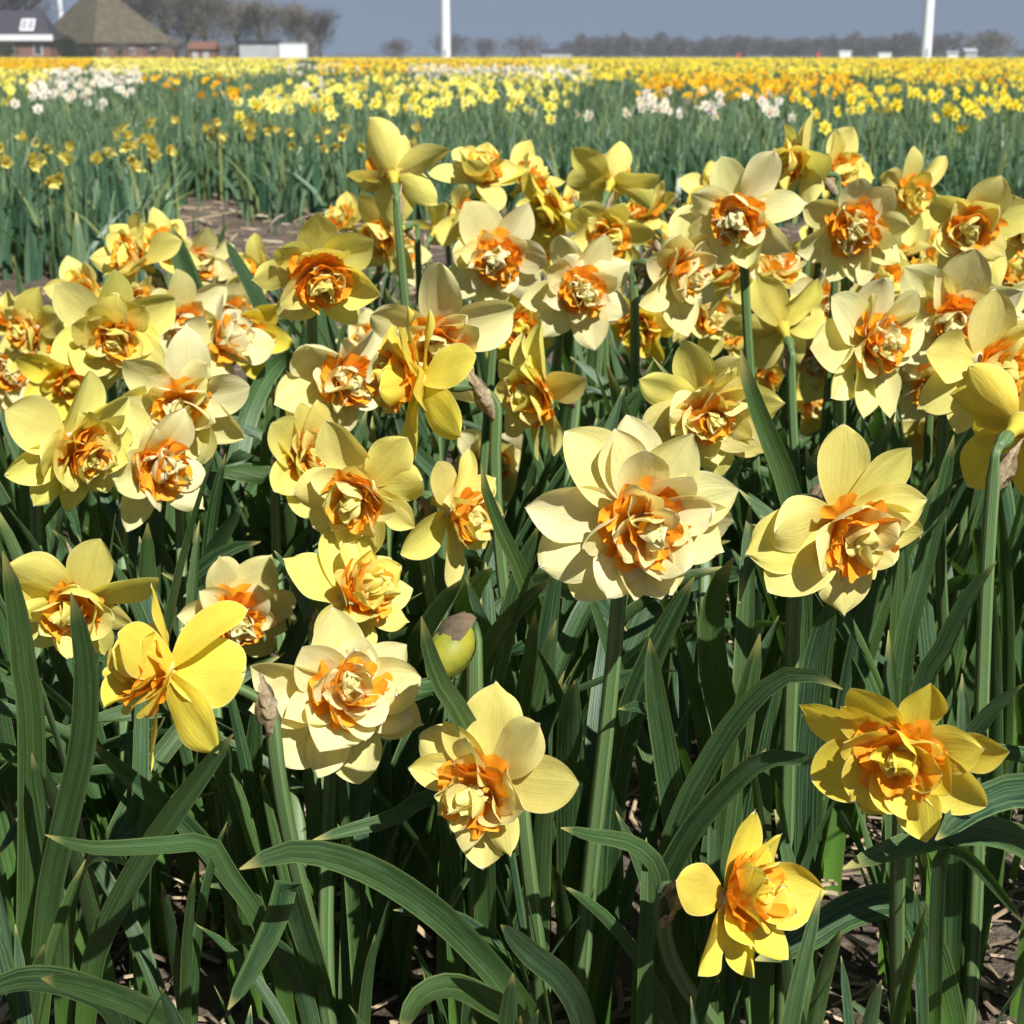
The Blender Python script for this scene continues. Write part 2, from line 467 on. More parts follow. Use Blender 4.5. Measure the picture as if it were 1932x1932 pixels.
def frill_mesh(W, pleat, a1, rng, nu=28, nv=8):
    V, UV = [], []
    y = z = 0.0; pv = 0
    ph = rng.uniform(0, 6.28); k = rng.uniform(3.6, 5.4)
    e1, e2 = rng.uniform(0, 6.28), rng.uniform(0, 6.28)
    edge = [0.07 * math.sin(7 * i / nu + e1) + 0.04 * math.sin(15 * i / nu + e2) + rng.uniform(-0.012, 0.012) - 0.12 * abs(2 * i / nu - 1) ** 4 for i in range(nu + 1)]
    for j in range(nv + 1):
        v = j / nv
        ang = a1 * v
        if j: y += math.cos(ang) * (v - pv); z += math.sin(ang) * (v - pv)
        pv = v
        hw = W / 2 * (0.28 + 0.72 * v ** 0.8)
        for i in range(nu + 1):
            u = 2 * i / nu - 1
            fan = 0.55 * u
            r = y + edge[i] * v ** 3
            pl = pleat * v ** 1.4 * (math.sin(k * u + ph) + 0.55 * math.sin(2.1 * k * u + 2 * ph) * v * v)
            V.append((math.sin(fan) * r * W + u * hw * 0.25, math.cos(fan) * r, z + pl + 0.25 * u * u * W * v))
            UV.append(((u + 1) / 2, v))
    return mesh('corona_frill', V, grid_faces(nv, nu), [M_FRILL], UV)

rl = random.Random(5)
OUT = [petal_mesh(rl.uniform(0.62, 0.82), rl.uniform(0.48, 0.58), 0.30, rl.uniform(0.68, 0.95), rl.uniform(0.0, 0.18),
                  rl.uniform(0.1, 0.75), rl.uniform(-1.0, 0.25), rl.uniform(0.05, 0.62), rl.uniform(0.015, 0.065),
                  rl.uniform(-0.55, 0.55), rl.uniform(-0.10, 0.06), rl, 10, 15, rl.uniform(0, 0.06), rl.uniform(-0.5, 0.5)) for _ in range(32)]
rf = random.Random(21)
FLAT = [petal_mesh(rf.uniform(0.64, 0.80), rf.uniform(0.48, 0.58), 0.30, rf.uniform(0.66, 0.9), rf.uniform(0.0, 0.12),
                   rf.uniform(0.0, 0.35), rf.uniform(-0.45, 0.10), rf.uniform(0.05, 0.40), rf.uniform(0.012, 0.05),
                   rf.uniform(-0.35, 0.35), rf.uniform(-0.10, 0.06), rf, 10, 15, rf.uniform(0, 0.08), rf.uniform(-0.5, 0.5)) for _ in range(18)]
NAR = [petal_mesh(rl.uniform(0.36, 0.52), rl.uniform(0.5, 0.62), 0.34, rl.uniform(0.6, 0.8), rl.uniform(0, 0.2),
                  rl.uniform(-0.3, 0.6), rl.uniform(-0.8, 0.3), rl.uniform(0.3, 0.9), rl.uniform(0.02, 0.05),
                  rl.uniform(-0.6, 0.6), rl.uniform(-0.15, 0.10), rl, 8, 12, 0.05, rl.uniform(-0.4, 0.6)) for _ in range(12)]
INN = [petal_mesh(rl.uniform(0.62, 0.92), rl.uniform(0.50, 0.64), 0.34, rl.uniform(0.55, 0.72), rl.uniform(-0.3, 0.1),
                  rl.uniform(0.2, 1.2), rl.uniform(-1.1, 0.4), rl.uniform(0.25, 0.85), rl.uniform(0.03, 0.09),
                  rl.uniform(-0.5, 0.5), rl.uniform(-0.15, 0.12), rl, 8, 12, rl.uniform(0.02, 0.16), rl.uniform(-0.4, 0.9)) for _ in range(20)]
CORE = [petal_mesh(rl.uniform(0.50, 0.95), rl.uniform(0.5, 0.66), 0.4, rl.uniform(0.5, 0.7), rl.uniform(-0.2, 0.2),
                   rl.uniform(0.6, 2.2), rl.uniform(-0.8, 0.8), rl.uniform(0.5, 1.3), rl.uniform(0.04, 0.13),
                   rl.uniform(-0.9, 0.9), rl.uniform(-0.2, 0.2), rl, 8, 10, rl.uniform(0.05, 0.25), rl.uniform(0, 1.2)) for _ in range(18)]
FRI = [frill_mesh(rl.uniform(0.8, 1.35), rl.uniform(0.07, 0.14), rl.uniform(-0.4, 0.8), rl) for _ in range(14)]

# perianth tube with the swollen green ovary behind it (axis +Z is the way the flower faces)
def tube_mesh():
    prof = [(-0.038, 0.0026), (-0.034, 0.0034), (-0.030, 0.0048), (-0.025, 0.0052), (-0.020, 0.0044), (-0.016, 0.0037),
            (-0.010, 0.0040), (-0.004, 0.0056), (0.002, 0.0078)]
    V, F, U = tube([(0, 0, a) for a, b in prof], [b for a, b in prof], 10, True)
    mi = [1 if (k // 10) < 4 else 0 for k in range(10 * (len(prof) - 1))] + [0, 1]
    return mesh('flower_tube', V, F, [M_PETAL, M_STEM], U, True, mi)
TUBE = tube_mesh()
def spathe_mesh(rng):
    V, UV = [], []
    nv, nu = 9, 7
    ph = rng.uniform(0, 6)
    for j in range(nv + 1):
        v = j / nv
        r = 0.0058 * (1 + 1.0 * math.sin(math.pi * min(1, v * 1.1)) ** 1.2) * (1 - v ** 4 * 0.85)
        open_ = 0.95 - 0.55 * v
        for i in range(nu + 1):
            u = 2 * i / nu - 1
            w = math.pi * u * open_ + 0.7 * v
            rr = r * (1 + 0.34 * math.sin(5 * w + 7 * v + ph)) + 0.0010 * math.sin(23 * v + 9 * u)
            V.append((math.cos(w) * rr, math.sin(w) * rr, v * 0.052 + 0.003 * math.sin(4 * w + ph) * v))
            UV.append((i / nu, v))
    return mesh('spathe', V, grid_faces(nv, nu), [M_SPATHE], UV)
SPA = [spathe_mesh(rl) for _ in range(4)]

# ------------------------------------------------------------------ leaves
def leaf_width(v):
    w = 0.72 + 0.28 * min(1, v / 0.3)
    if v > 0.55: w *= max(0.0, 1 - ((v - 0.55) / 0.45) ** 2.8) ** 0.5
    return max(w, 0.05)
def ribbon(points, normals, hw, channel=0.28, nu=4):
    """leaf blade along points (base to tip) facing normals"""
    V, UV = [], []
    n = len(points)
    for k, p in enumerate(points):
        t = (points[min(k + 1, n - 1)] - points[max(k - 1, 0)]).normalized()
        N = normals[k]; N = (N - t * N.dot(t)).normalized()
        S = t.cross(N)
        v = k / (n - 1)
        h = hw * leaf_width(v)
        for i in range(nu + 1):
            u = 2 * i / nu - 1
            V.append(p + S * (u * h) + N * (channel * (u * u - 0.4) * h))
            UV.append(((u + 1) / 2, v))
    return V, grid_faces(n - 1, nu), UV
def leaf_var(rng, kind):
    """unit-long leaf, grows from the origin upwards and leans towards +X"""
    n = 15
    pts = [Vector((0, 0, 0))]
    a = rng.uniform(0.02, 0.16)
    bend = {'up': rng.uniform(0.05, 0.5), 'lean': rng.uniform(0.5, 1.3), 'arch': rng.uniform(1.7, 2.6)}[kind]
    pw = rng.uniform(1.2, 2.6)
    sway = rng.uniform(-0.25, 0.25)
    kink = rng.uniform(0.5, 0.75) if kind == 'arch' and rng.random() < 0.4 else None
    for k in range(1, n):
        v = k / (n - 1)
        g = a + bend * v ** pw
        if kink: g = a + 0.25 * v + (bend if v > kink else 0)
        s = sway * v
        pts.append(pts[-1] + Vector((math.sin(g) * math.cos(s), math.sin(g) * math.sin(s), math.cos(g))) / (n - 1))
    tw0, tw1 = rng.uniform(-0.3, 0.3), rng.uniform(-1.3, 1.3)
    nor = []
    for k in range(n):
        v = k / (n - 1)
        t = (pts[min(k + 1, n - 1)] - pts[max(k - 1, 0)]).normalized()
        w = tw0 + tw1 * v
        N0 = Vector((-1, 0, 0)); N0 = (N0 - t * N0.dot(t)).normalized()
        nor.append(N0 * math.cos(w) + t.cross(N0) * math.sin(w))
    V, F, U = ribbon(pts, nor, rng.uniform(0.017, 0.027), rng.uniform(0.2, 0.5))
    return mesh('leaf', V, F, [M_LEAF], U), pts
LEAF = {k: [leaf_var(rl, k) for _ in range(c)] for k, c in (('up', 12), ('lean', 12), ('arch', 10))}

# ------------------------------------------------------------------ foreground daffodils
PALE, MID, RICH, LEM = (0.87, 0.815, 0.39), (0.87, 0.78, 0.23), (0.88, 0.735, 0.10), (0.87, 0.79, 0.215)
FL = []        # placed flowers for the leaf occlusion test: x, y, r, depth
PLANTS = []    # (root, base)
def jit(c, rng, a=0.05):
    k = 1 + rng.uniform(-a, a)
    return (min(0.9, c[0] * k), min(0.88, c[1] * k * (1 + rng.uniform(-0.03, 0.03))), c[2] * (1 + rng.uniform(-0.18, 0.18)))

def petal_at(parent, name, me, rng, ang, elev, length, wscale, rad, zoff, col, amt, roll=0.0, pre=None):
    M = ((pre or Matrix.Identity(4)) @ Matrix.Rotation(ang - math.pi / 2, 4, 'Z') @ Matrix.Translation((0, rad, zoff))
         @ Matrix.Rotation(elev, 4, 'X') @ Matrix.Rotation(roll, 4, 'Y')
         @ Matrix.Diagonal((length * wscale, length, length * (1 if rng.random() < 0.8 else 0.7), 1)))
    return obj(name, me, parent, mat=M, color=(*col, amt))

def daffodil(x, y, w, t, phi, style, tint, label, group=None, S=None, petals=None, base=None, seed=0, leaves=2, spathe=True, roll=None, guard=False, ped=0.006):
    rng = random.Random(seed * 101 + 13)
    S = S or (0.100 if style == 'full' else 0.094)
    depth = S * FPX / w
    P = px(x, y, depth)
    back = t > 90
    V = (CAM - P).normalized()
    rt = V.cross(UP).normalized() * -1
    up = rt.cross(V) * -1
    if up.dot(UP) < 0: up = -up
    if rt.dot(RIGHT) < 0: rt = -rt
    A = (V * math.cos(R(t)) + (rt * math.cos(R(phi)) + up * math.sin(R(phi))) * math.sin(R(t))).normalized()
    Yl = (up - A * up.dot(A))
    if Yl.length < 0.2: Yl = V - A * V.dot(A)
    Yl.normalize()
    Xl = Yl.cross(A)
    RM = Matrix((Xl, Yl, A)).transposed()
    # stem foot on the ground
    if base is not None:
        B = ground(*base)
    else:
        Ah = Vector((A.x, A.y, 0))
        B = Vector((P.x, P.y, 0)) - Ah * 0.045 + Vector((rng.uniform(-0.03, 0.03), rng.uniform(-0.01, 0.05), 0))
    B.z = float(h_ground(np.array(B.x), np.array(B.y))) - 0.004
    root = obj('daffodil', None); root.location = B; root.empty_display_size = 0.02
    tag(root, label, 'daffodil', group)
    FL.append((x, y, w * 0.47, depth))
    PLANTS.append((root, B))
    hs = S / 0.098
    # flower head
    head = obj('flower_tube', TUBE, root, mat=Matrix.LocRotScale(P - B, RM.to_quaternion(), Vector((hs, hs, hs))), color=(0.75, 0.66, 0.10, 0.0))
    small = w < 240
    grow = (1.10 if small else 1.0) if petals else 1.22
    Lr = 0.5 * 0.098 * grow
    full = style == 'full'
    r0 = rng.uniform(0, 60) if roll is None else roll
    outer = []
    if petals:
        for q in petals:
            a, lp = q[0], q[1]
            e = q[2] if len(q) > 2 else rng.uniform(4, 18)
            ws = q[3] if len(q) > 3 else 1.0
            if back: a = 180 - a
            outer.append((a, lp * depth / FPX / hs * (1.12 if small else 0.97), e, ws))
    else:
        for k in range(3): outer.append((r0 + 120 * k + rng.uniform(-10, 10), Lr * rng.uniform(0.94, 1.06), rng.uniform(-16, 12), rng.uniform(0.86, 1.14)))
        for k in range(3): outer.append((r0 + 60 + 120 * k + rng.uniform(-10, 10), Lr * rng.uniform(0.92, 1.06), rng.uniform(4, 34), rng.uniform(0.84, 1.12)))
    for k, (a, L, e, ws) in enumerate(outer):
        narrow = ws < 0.75
        me = rng.choice(NAR if narrow else FLAT if petals and not small else OUT)
        petal_at(head, 'petal', me, rng, R(a), R(e), L * 1.02, ws / 0.68 if narrow else ws * 0.9, 0.005, 0.0005 + 0.0012 * (k % 3), jit(tint, rng), rng.uniform(0.0, 0.16), rng.uniform(-0.32, 0.32))
    inner = tuple(min(0.9, c * 0.55 + d * 0.45) for c, d in zip(tint, PALE if tint is PALE or tint is MID else tint))
    if tint is PALE: inner = (0.87, 0.815, 0.43)
    ta = rng.uniform(0, 2 * math.pi); tm = R(rng.uniform(4, 20))
    pre = Matrix.Rotation(tm, 4, Vector((math.cos(ta), math.sin(ta), 0)))
    def whorl(n, mes, name, L0, L1, e0, e1, z, amt, rot, wsc=1.0, rad=0.004):
        for k in range(n):
            a = rot + 360 / n * k + rng.uniform(-16, 16)
            petal_at(head, name, rng.choice(mes), rng, R(a), R(rng.uniform(e0, e1)), Lr * rng.uniform(L0, L1), wsc * rng.uniform(0.85, 1.2), rad,
                     z + rng.uniform(0, 0.002), jit(inner, rng), rng.uniform(*amt), rng.uniform(-0.45, 0.45), pre)
    def frills(n, L0, L1, e0, e1, z, rot):
        for k in range(n):
            a = rot + 360 / n * k + rng.uniform(-18, 18)
            petal_at(head, 'corona_frill', rng.choice(FRI), rng, R(a), R(rng.uniform(e0, e1)), Lr * rng.uniform(L0, L1), rng.uniform(0.8, 1.15), 0.004, z, (1, 1, 1), 1, 0.0, pre)
    # the filled centre: each ring starts higher on the axis than the one outside it, so the middle bulges forward
    if full:
        whorl(6, OUT, 'petal', 0.72, 0.90, 12, 30, 0.003, (0.2, 0.42), r0 + 30, 1.0)
        frills(6, 0.37, 0.48, 16, 38, 0.006, r0)
        whorl(6, INN, 'inner_petal', 0.54, 0.72, 22, 42, 0.008, (0.4, 0.65), r0 + 10, 1.0)
        frills(4, 0.30, 0.40, 28, 52, 0.012, r0 + 30)
        whorl(6, INN, 'inner_petal', 0.40, 0.54, 36, 58, 0.014, (0.35, 0.6), r0 + 40, 0.95)
        frills(4, 0.28, 0.38, 40, 66, 0.017, r0 + 15)
        whorl(6, CORE, 'inner_petal', 0.28, 0.40, 46, 76, 0.018, (0.15, 0.45), r0, 0.95, 0.003)
        whorl(4, CORE, 'inner_petal', 0.22, 0.30, 60, 88, 0.021, (0.1, 0.35), r0, 0.95, 0.001)
    elif style == 'rosette':
        whorl(5, OUT, 'petal', 0.62, 0.84, 12, 32, 0.003, (0.2, 0.4), r0 + 30, 0.9)
        frills(7, 0.40, 0.52, 18, 42, 0.005, r0)
        whorl(8, CORE, 'inner_petal', 0.48, 0.66, 20, 46, 0.008, (0.25, 0.5), r0 + 10, 0.7)
        frills(6, 0.38, 0.50, 26, 52, 0.011, r0 + 30)
        whorl(9, CORE, 'inner_petal', 0.38, 0.56, 34, 64, 0.014, (0.15, 0.4), r0 + 40, 0.66)
        frills(4, 0.30, 0.42, 40, 66, 0.017, r0 + 30)
        whorl(9, CORE, 'inner_petal', 0.28, 0.44, 46, 84, 0.020, (0.1, 0.35), r0, 0.7, 0.002)
    elif style == 'loose':
        whorl(4, OUT, 'petal', 0.64, 0.84, 20, 44, 0.003, (0.35, 0.6), r0 + 30, 0.95)
        frills(6, 0.37, 0.49, 20, 46, 0.005, r0)
        whorl(5, INN, 'inner_petal', 0.50, 0.72, 28, 56, 0.009, (0.35, 0.65), r0 + 40, 0.95)
        frills(5, 0.36, 0.50, 30, 60, 0.012, r0 + 20)
        whorl(5, CORE, 'inner_petal', 0.34, 0.52, 40, 74, 0.015, (0.2, 0.5), r0, 0.9, 0.003)
        whorl(4, CORE, 'inner_petal', 0.24, 0.36, 56, 88, 0.019, (0.1, 0.4), r0 + 30, 0.9, 0.001)
    else:   # 'back': seen from behind, the inside hardly shows
        frills(5, 0.46, 0.60, 46, 66, 0.004, r0)
        whorl(4, INN, 'inner_petal', 0.55, 0.80, 40, 62, 0.005, (0.4, 0.7), r0)
    # stem with its bent neck
    O = P - A * (0.036 * hs)
    drop = rng.uniform(0.014, 0.020) * hs
    N = O - A * ped * hs - Vector((0, 0, drop))
    H = max(0.05, (N - B).length)
    lean = Vector((rng.uniform(-0.02, 0.02), rng.uniform(-0.015, 0.015), 0))
    path = bez(B, B + Vector((0, 0, H * 0.35)) + lean, N - Vector((0, 0, H * 0.30)) + lean * 0.5, N, 12)
    neck = bez(N, N + Vector((0, 0, drop * 0.7)), O - A * 0.010, O + A * 0.003, 7)[1:]
    ra, rb = 0.0052 * rng.uniform(0.92, 1.15), 0.0043
    pts = [p - B for p in path + neck]
    rad = [ra + (rb - ra) * k / 12 for k in range(13)] + [0.0036, 0.0031, 0.0029, 0.0029, 0.0029, 0.0029, 0.0030]
    Vv, Ff, Uu = tube(pts, rad, 9)
    obj('stem', mesh('stem', Vv, Ff, [M_STEM], Uu), root)
    if guard:                                # keep later leaves from hiding this stem
        for p in path[2:]:
            q = project(p)
            FL.append((q[0], q[1], 26, q[2]))
    if spathe:
        d = (Vector((0, 0, 1)) * 0.8 + A * 0.45 + Vector((rng.uniform(-0.3, 0.3), rng.uniform(-0.3, 0.3), 0))).normalized()
        q = d.to_track_quat('Z', 'Y')
        obj('spathe', rng.choice(SPA), root, mat=Matrix.LocRotScale(N - B - Vector((0, 0, 0.008)), q, Vector((0.52, 0.52, rng.uniform(0.65, 1.0)))))
    root['_leaves'] = leaves
    return root

G_BACK = 'double daffodils crowded at the rear of the near bed'
fl = daffodil
# --- the large blooms at the front
fl(1197, 968, 385, 12, -50, 'full', PALE, 'largest pale lemon double daffodil, wide open, on a tall straight stem', seed=1, base=(1092, 2050), guard=True, S=0.104, roll=20,
   petals=[(173, 198, 6), (131, 190, 4), (106, 160, 14), (96, 170, 2), (58, 172, 8), (15, 180, 8), (-22, 165, 14), (-65, 152, 6), (-92, 146, 16), (-124, 180, 4), (-150, 190, 2)])
fl(1580, 975, 330, 35, -30, 'loose', MID, 'yellow double daffodil with two upright back petals beside a grey leaf', seed=2, base=(1478, 1985),
   petals=[(97, 168, 2), (50, 172, 4), (20, 150, 20), (-4, 150, 16), (-53, 132, 10), (-84, 172, 12), (-134, 182, 6), (183, 158, 12), (200, 188, 0)])
fl(1332, 765, 268, 27, -100, 'full', MID, 'yellow double daffodil with dark orange ring around a curled cream core', seed=3, base=(1345, 1900),
   petals=[(100, 136, 4), (55, 130, 8), (150, 128, 10), (5, 138, 6), (-38, 130, 10), (-80, 128, 16), (-140, 122, 10), (190, 122, 16)])
fl(648, 1318, 330, 10, -40, 'full', PALE, 'cream double daffodil with a rosette of small petals and orange frills', seed=4, base=(642, 2060), roll=45,
   petals=[(159, 175, 4), (98, 162, 4), (42, 140, 8), (6, 128, 2), (-18, 142, 12), (-80, 146, 6), (-136, 162, 10), (187, 166, 2), (-110, 140, 14)])
fl(925, 1468, 335, 27, 200, 'loose', MID, 'yellow double daffodil with a pointed top petal and orange ruffles low in the bed', seed=5, base=(1010, 2060),
   petals=[(80, 172, 4), (37, 165, 10), (-3, 172, 4), (145, 142, 10), (116, 128, 24, 0.8), (170, 140, 14, 0.8), (212, 112, 10), (266, 152, 8), (-67, 140, 14, 0.8)])
fl(1712, 1408, 355, 29, -95, 'loose', RICH, 'rich yellow daffodil with curled petals above a broad grey-green leaf', seed=6, base=(1700, 2060),
   petals=[(120, 172, 16), (74, 150, 12), (14, 138, 22), (2, 168, 2), (-34, 160, 14), (-79, 164, 16, 0.9), (-122, 138, 16), (201, 178, 4), (157, 200, 0)])
fl(1366, 1697, 330, 59, -12, 'loose', RICH, 'lowest rich yellow daffodil, turned sideways with an open orange cup', seed=7, base=(1392, 2080), S=0.09,
   petals=[(170, 160, 0), (95, 170, -4, 0.7), (64, 150, 20), (16, 190, 30), (228, 160, 4, 0.85), (284, 132, 20, 0.8), (-45, 150, 40)])
fl(152, 1132, 278, 37, -95, 'loose', LEM, 'yellow daffodil with three broad upper petals behind a tall upright leaf', seed=8, base=(140, 1990),
   petals=[(141, 152, 4), (74, 134, 0), (32, 158, 6), (217, 122, 8, 0.8), (176, 112, 20, 0.8), (290, 110, 10), (-20, 100, 24)])
fl(322, 1268, 320, 76, 166, 'loose', RICH, 'bright yellow daffodil seen from behind above a withered brown sheath', seed=9, base=(630, 2060), guard=True, ped=0.026, S=0.088,
   petals=[(8, 165, -46, 1.15), (-48, 190, -30, 0.95), (-95, 178, -6, 0.85), (55, 185, -28, 0.74), (98, 160, 2, 0.74), (150, 160, 10), (20, 165, 50, 0.95), (-38, 140, 20, 1.1), (210, 150, 10)])
fl(438, 1152, 240, 33, -60, 'rosette', PALE, 'pale daffodil with a thick cream and orange rosette near the sheath', seed=10, base=(470, 1880),
   petals=[(113, 122, 0), (66, 124, 2), (20, 112, 10), (-8, 118, 4), (-45, 110, 10), (-95, 118, 8), (180, 105, 6), (220, 100, 4)])
fl(655, 1138, 270, 36, 30, 'loose', LEM, 'lemon daffodil with two tall back petals behind the cream rosette bloom', seed=11, base=(640, 1930),
   petals=[(146, 140, 0, 1.1), (94, 140, -2, 0.95), (40, 112, 14), (8, 128, 6), (-25, 112, 10), (222, 110, 4), (-70, 90, 6)])
fl(850, 960, 240, 45, -28, 'loose', MID, 'small yellow daffodil with a long drooping lower petal above the bud', seed=13, base=(905, 1850), S=0.088,
   petals=[(128, 112, 4), (82, 108, 0, 0.7), (46, 92, 14), (0, 102, 16), (-42, 92, 20), (268, 142, 6, 0.72), (222, 122, 0)])
fl(695, 918, 268, 27, 230, 'loose', MID, 'yellow daffodil with broad upper petals and orange frills, among three overlapping blooms', seed=14, base=(700, 1830),
   petals=[(112, 142, 2, 1.1), (48, 128, 8, 1.1), (178, 128, 12), (10, 112, 8), (214, 130, 4), (242, 112, 14, 0.8), (272, 120, 4), (-40, 105, 6)])
fl(566, 868, 205, 35, -10, 'full', LEM, 'full lemon double daffodil with layered orange frills', seed=15, base=(590, 1760), S=0.088)
fl(797, 722, 262, 72, 176, 'loose', RICH, 'bright yellow daffodil turned away on a slanting stem', seed=16, base=(1045, 1700), ped=0.02,  S=0.096,
   petals=[(25, 130, -34, 1.2), (-40, 150, -26, 0.95), (-92, 135, -4, 0.85), (75, 132, -6, 0.8), (105, 140, 8, 0.75), (45, 140, 30, 0.8), (-10, 110, 20, 1.1), (150, 122, 8), (210, 115, 4)])
fl(630, 712, 212, 22, -35, 'rosette', PALE, 'cream daffodil with a knobbly rosette facing down beside the slanting stem', seed=17, base=(620, 1640),
   petals=[(128, 112, 0, 1.1), (52, 106, 6), (200, 118, 4), (225, 108, 2), (-80, 92, 10), (-20, 96, 6)])
fl(1028, 738, 210, 45, 195, 'loose', LEM, 'starry yellow daffodil with one petal folded round an orange slit', seed=18, base=(1050, 1700),
   petals=[(75, 116, -2, 0.74), (108, 96, 6, 0.7), (12, 92, 0, 1.1), (-62, 108, 2, 0.85), (-100, 110, 8, 0.8), (180, 84, 14), (140, 86, 10), (225, 96, 8)])
fl(822, 640, 236, 22, -85, 'loose', PALE, 'pale daffodil with broad upper petals behind the turned away bloom', seed=19, base=(840, 1560))
fl(912, 868, 170, 39, -40, 'full', PALE, 'shaded cream daffodil with dark orange ruffles half hidden by a slanting stem', seed=20, base=(930, 1720))
fl(128, 832, 262, 41, -22, 'full', LEM, 'greenish yellow double daffodil with an orange lobe hanging from its core', seed=21, base=(90, 1800),
   petals=[(160, 150, 2, 1.1), (88, 132, 8, 0.9), (40, 132, 6), (5, 130, 10), (205, 140, 4, 0.85), (240, 128, 6), (275, 125, 6), (-40, 130, 8)])
fl(280, 872, 205, 37, -25, 'rosette', PALE, 'ruffled cream daffodil with a fluted orange cup pressed against a lemon bloom', seed=22, base=(290, 1790), S=0.085)
fl(338, 752, 222, 16, -70, 'loose', PALE, 'pale daffodil with wide petals and a glowing orange centre', seed=23, base=(360, 1660),
   petals=[(85, 118, 2, 1.1), (140, 112, 4), (20, 112, 8), (-30, 118, 4), (-70, 112, 6), (178, 108, 8), (225, 96, 12), (60, 84, 24)])
fl(208, 622, 200, 18, -80, 'full', LEM, 'lemon daffodil with curled cream petals over an orange ring, rear of the dense cluster', seed=24)
fl(408, 655, 168, 43, 30, 'loose', PALE, 'broad petalled pale daffodil peering from behind the glowing orange centre', seed=25)
fl(466, 622, 150, 24, -110, 'loose', RICH, 'golden daffodil with a deep orange cup beside two dark leaf blades', seed=26)
fl(345, 592, 150, 20, -60, 'loose', PALE, 'pale daffodil with one upright petal below a tall dark leaf', seed=27)
fl(72, 622, 140, 49, 190, 'loose', LEM, 'yellow daffodil with a single narrow upright petal at the bed edge', seed=28)
fl(14, 702, 128, 20, -40, 'rosette', PALE, 'withered cream daffodil with a crumpled orange core', seed=29)
fl(128, 700, 150, 20, -95, 'loose', RICH, 'golden daffodil showing an orange cup behind the greenish yellow bloom', seed=30)
fl(16, 620, 120, 60, 120, 'loose', LEM, 'pale daffodil petals rising behind the withered cream bloom', seed=31)
fl(268, 498, 150, 49, 150, 'loose', LEM, 'upright lemon daffodil with open orange throat by the soil path', seed=32)
fl(300, 470, 128, 39, 60, 'loose', LEM, 'lemon daffodil with tall petals next to a dark leaf by the soil path', seed=132)
fl(370, 492, 118, 39, -20, 'loose', PALE, 'small pale daffodil with orange throat partly behind a tall dark leaf', seed=33)
fl(596, 506, 222, 29, -75, 'rosette', LEM, 'yellow daffodil with dangling cream strips over orange frills', seed=34, base=(600, 1380),
   petals=[(92, 108, 0, 1.0), (40, 112, 2), (-5, 108, 6), (-52, 108, 4), (140, 96, 8), (180, 106, 8), (-105, 92, 10), (232, 92, 6)])
fl(498, 520, 118, 59, 190, 'loose', LEM, 'small yellow daffodil tucked behind the bloom with dangling strips', seed=134)
fl(742, 332, 178, 150, 100, 'back', LEM, 'lemon daffodil turned fully away showing its stalk and green ovary', seed=35, S=0.094,
   petals=[(125, 100, 6, 1.0), (70, 62, 10, 1.1), (25, 96, 6, 1.0), (-35, 90, 4), (-85, 88, 2, 1.1), (205, 84, 4)])
fl(738, 438, 140, 60, 200, 'loose', LEM, 'yellow daffodil hanging below the bloom turned fully away', seed=36, group=G_BACK)
fl(822, 432, 108, 130, 60, 'back', LEM, 'small lemon daffodil facing away beside dark leaves', seed=37)
fl(905, 345, 150, 60, 80, 'loose', LEM, 'lemon daffodil with erect petals at the rear rim of the near bed', seed=38, group=G_BACK)
fl(985, 352, 132, 70, 40, 'loose', LEM, 'lemon daffodil with erect petals at the rear rim of the near bed', seed=138, group=G_BACK)
fl(940, 482, 186, 8, -90, 'rosette', PALE, 'pale daffodil with a bushy cream and orange rosette and two rounded back petals', seed=39, roll=60,
   petals=[(122, 100, 0, 1.1), (60, 92, 4, 1.1), (5, 88, 4), (-40, 90, 2), (-90, 88, 8), (215, 100, 2), (250, 86, 6), (175, 80, 8)])
fl(1088, 548, 190, 22, -35, 'rosette', PALE, 'creamy white daffodil with a shaggy rosette leaning beside the bushy one', seed=40,
   petals=[(112, 96, 0, 0.9), (150, 96, 2), (190, 92, 2), (70, 96, 2), (30, 92, 6), (-20, 88, 8), (-75, 96, 4), (228, 92, 4)])
fl(972, 612, 142, 22, -60, 'loose', RICH, 'small golden daffodil glowing orange in the shade of its neighbours', seed=41)
fl(1058, 398, 138, 64, 200, 'loose', RICH, 'deep yellow daffodil turned sideways at the rear of the bed', seed=42)
fl(1152, 345, 150, 140, 70, 'back', LEM, 'lemon daffodil facing away with a papery sheath at its neck', seed=43)
fl(1140, 442, 156, 26, -85, 'loose', LEM, 'yellow daffodil with lip-like petals and orange streaks above the shaggy one', seed=44)
fl(1262, 505, 196, 55, -12, 'loose', PALE, 'pale daffodil facing sideways with a lit white back petal and orange throat', seed=45,
   petals=[(120, 92, 0, 1.0), (80, 100, 0, 0.9), (168, 92, 2), (30, 96, 12), (-30, 100, 16), (-80, 108, 6), (215, 92, 0)])
fl(1210, 605, 132, 35, -130, 'loose', RICH, 'shaded golden daffodil with dark orange cup under the sideways bloom', seed=46)
fl(1325, 592, 132, 30, -30, 'loose', MID, 'half shaded yellow daffodil with orange cup behind the dark orange ring', seed=47)
fl(1402, 402, 198, 8, -95, 'rosette', PALE, 'pale daffodil with two upright petals over a white and orange rosette', seed=48,
   petals=[(112, 92, 0, 1.1), (62, 108, 0, 0.9), (150, 92, 4), (8, 98, 4), (-35, 96, 4), (-80, 96, 6), (205, 96, 2), (245, 92, 4)])
fl(1520, 322, 170, 59, 170, 'loose', LEM, 'lemon daffodil with an arched hood petal, tallest at the rear', seed=49, petals=[(70, 92, 0, 0.72), (120, 82, 6, 1.1), (170, 84, 6), (10, 92, 10), (-40, 90, 10), (225, 92, 4)])
fl(1572, 322, 128, 39, 20, 'loose', LEM, 'lemon daffodil beside the arched hood petal', seed=149)
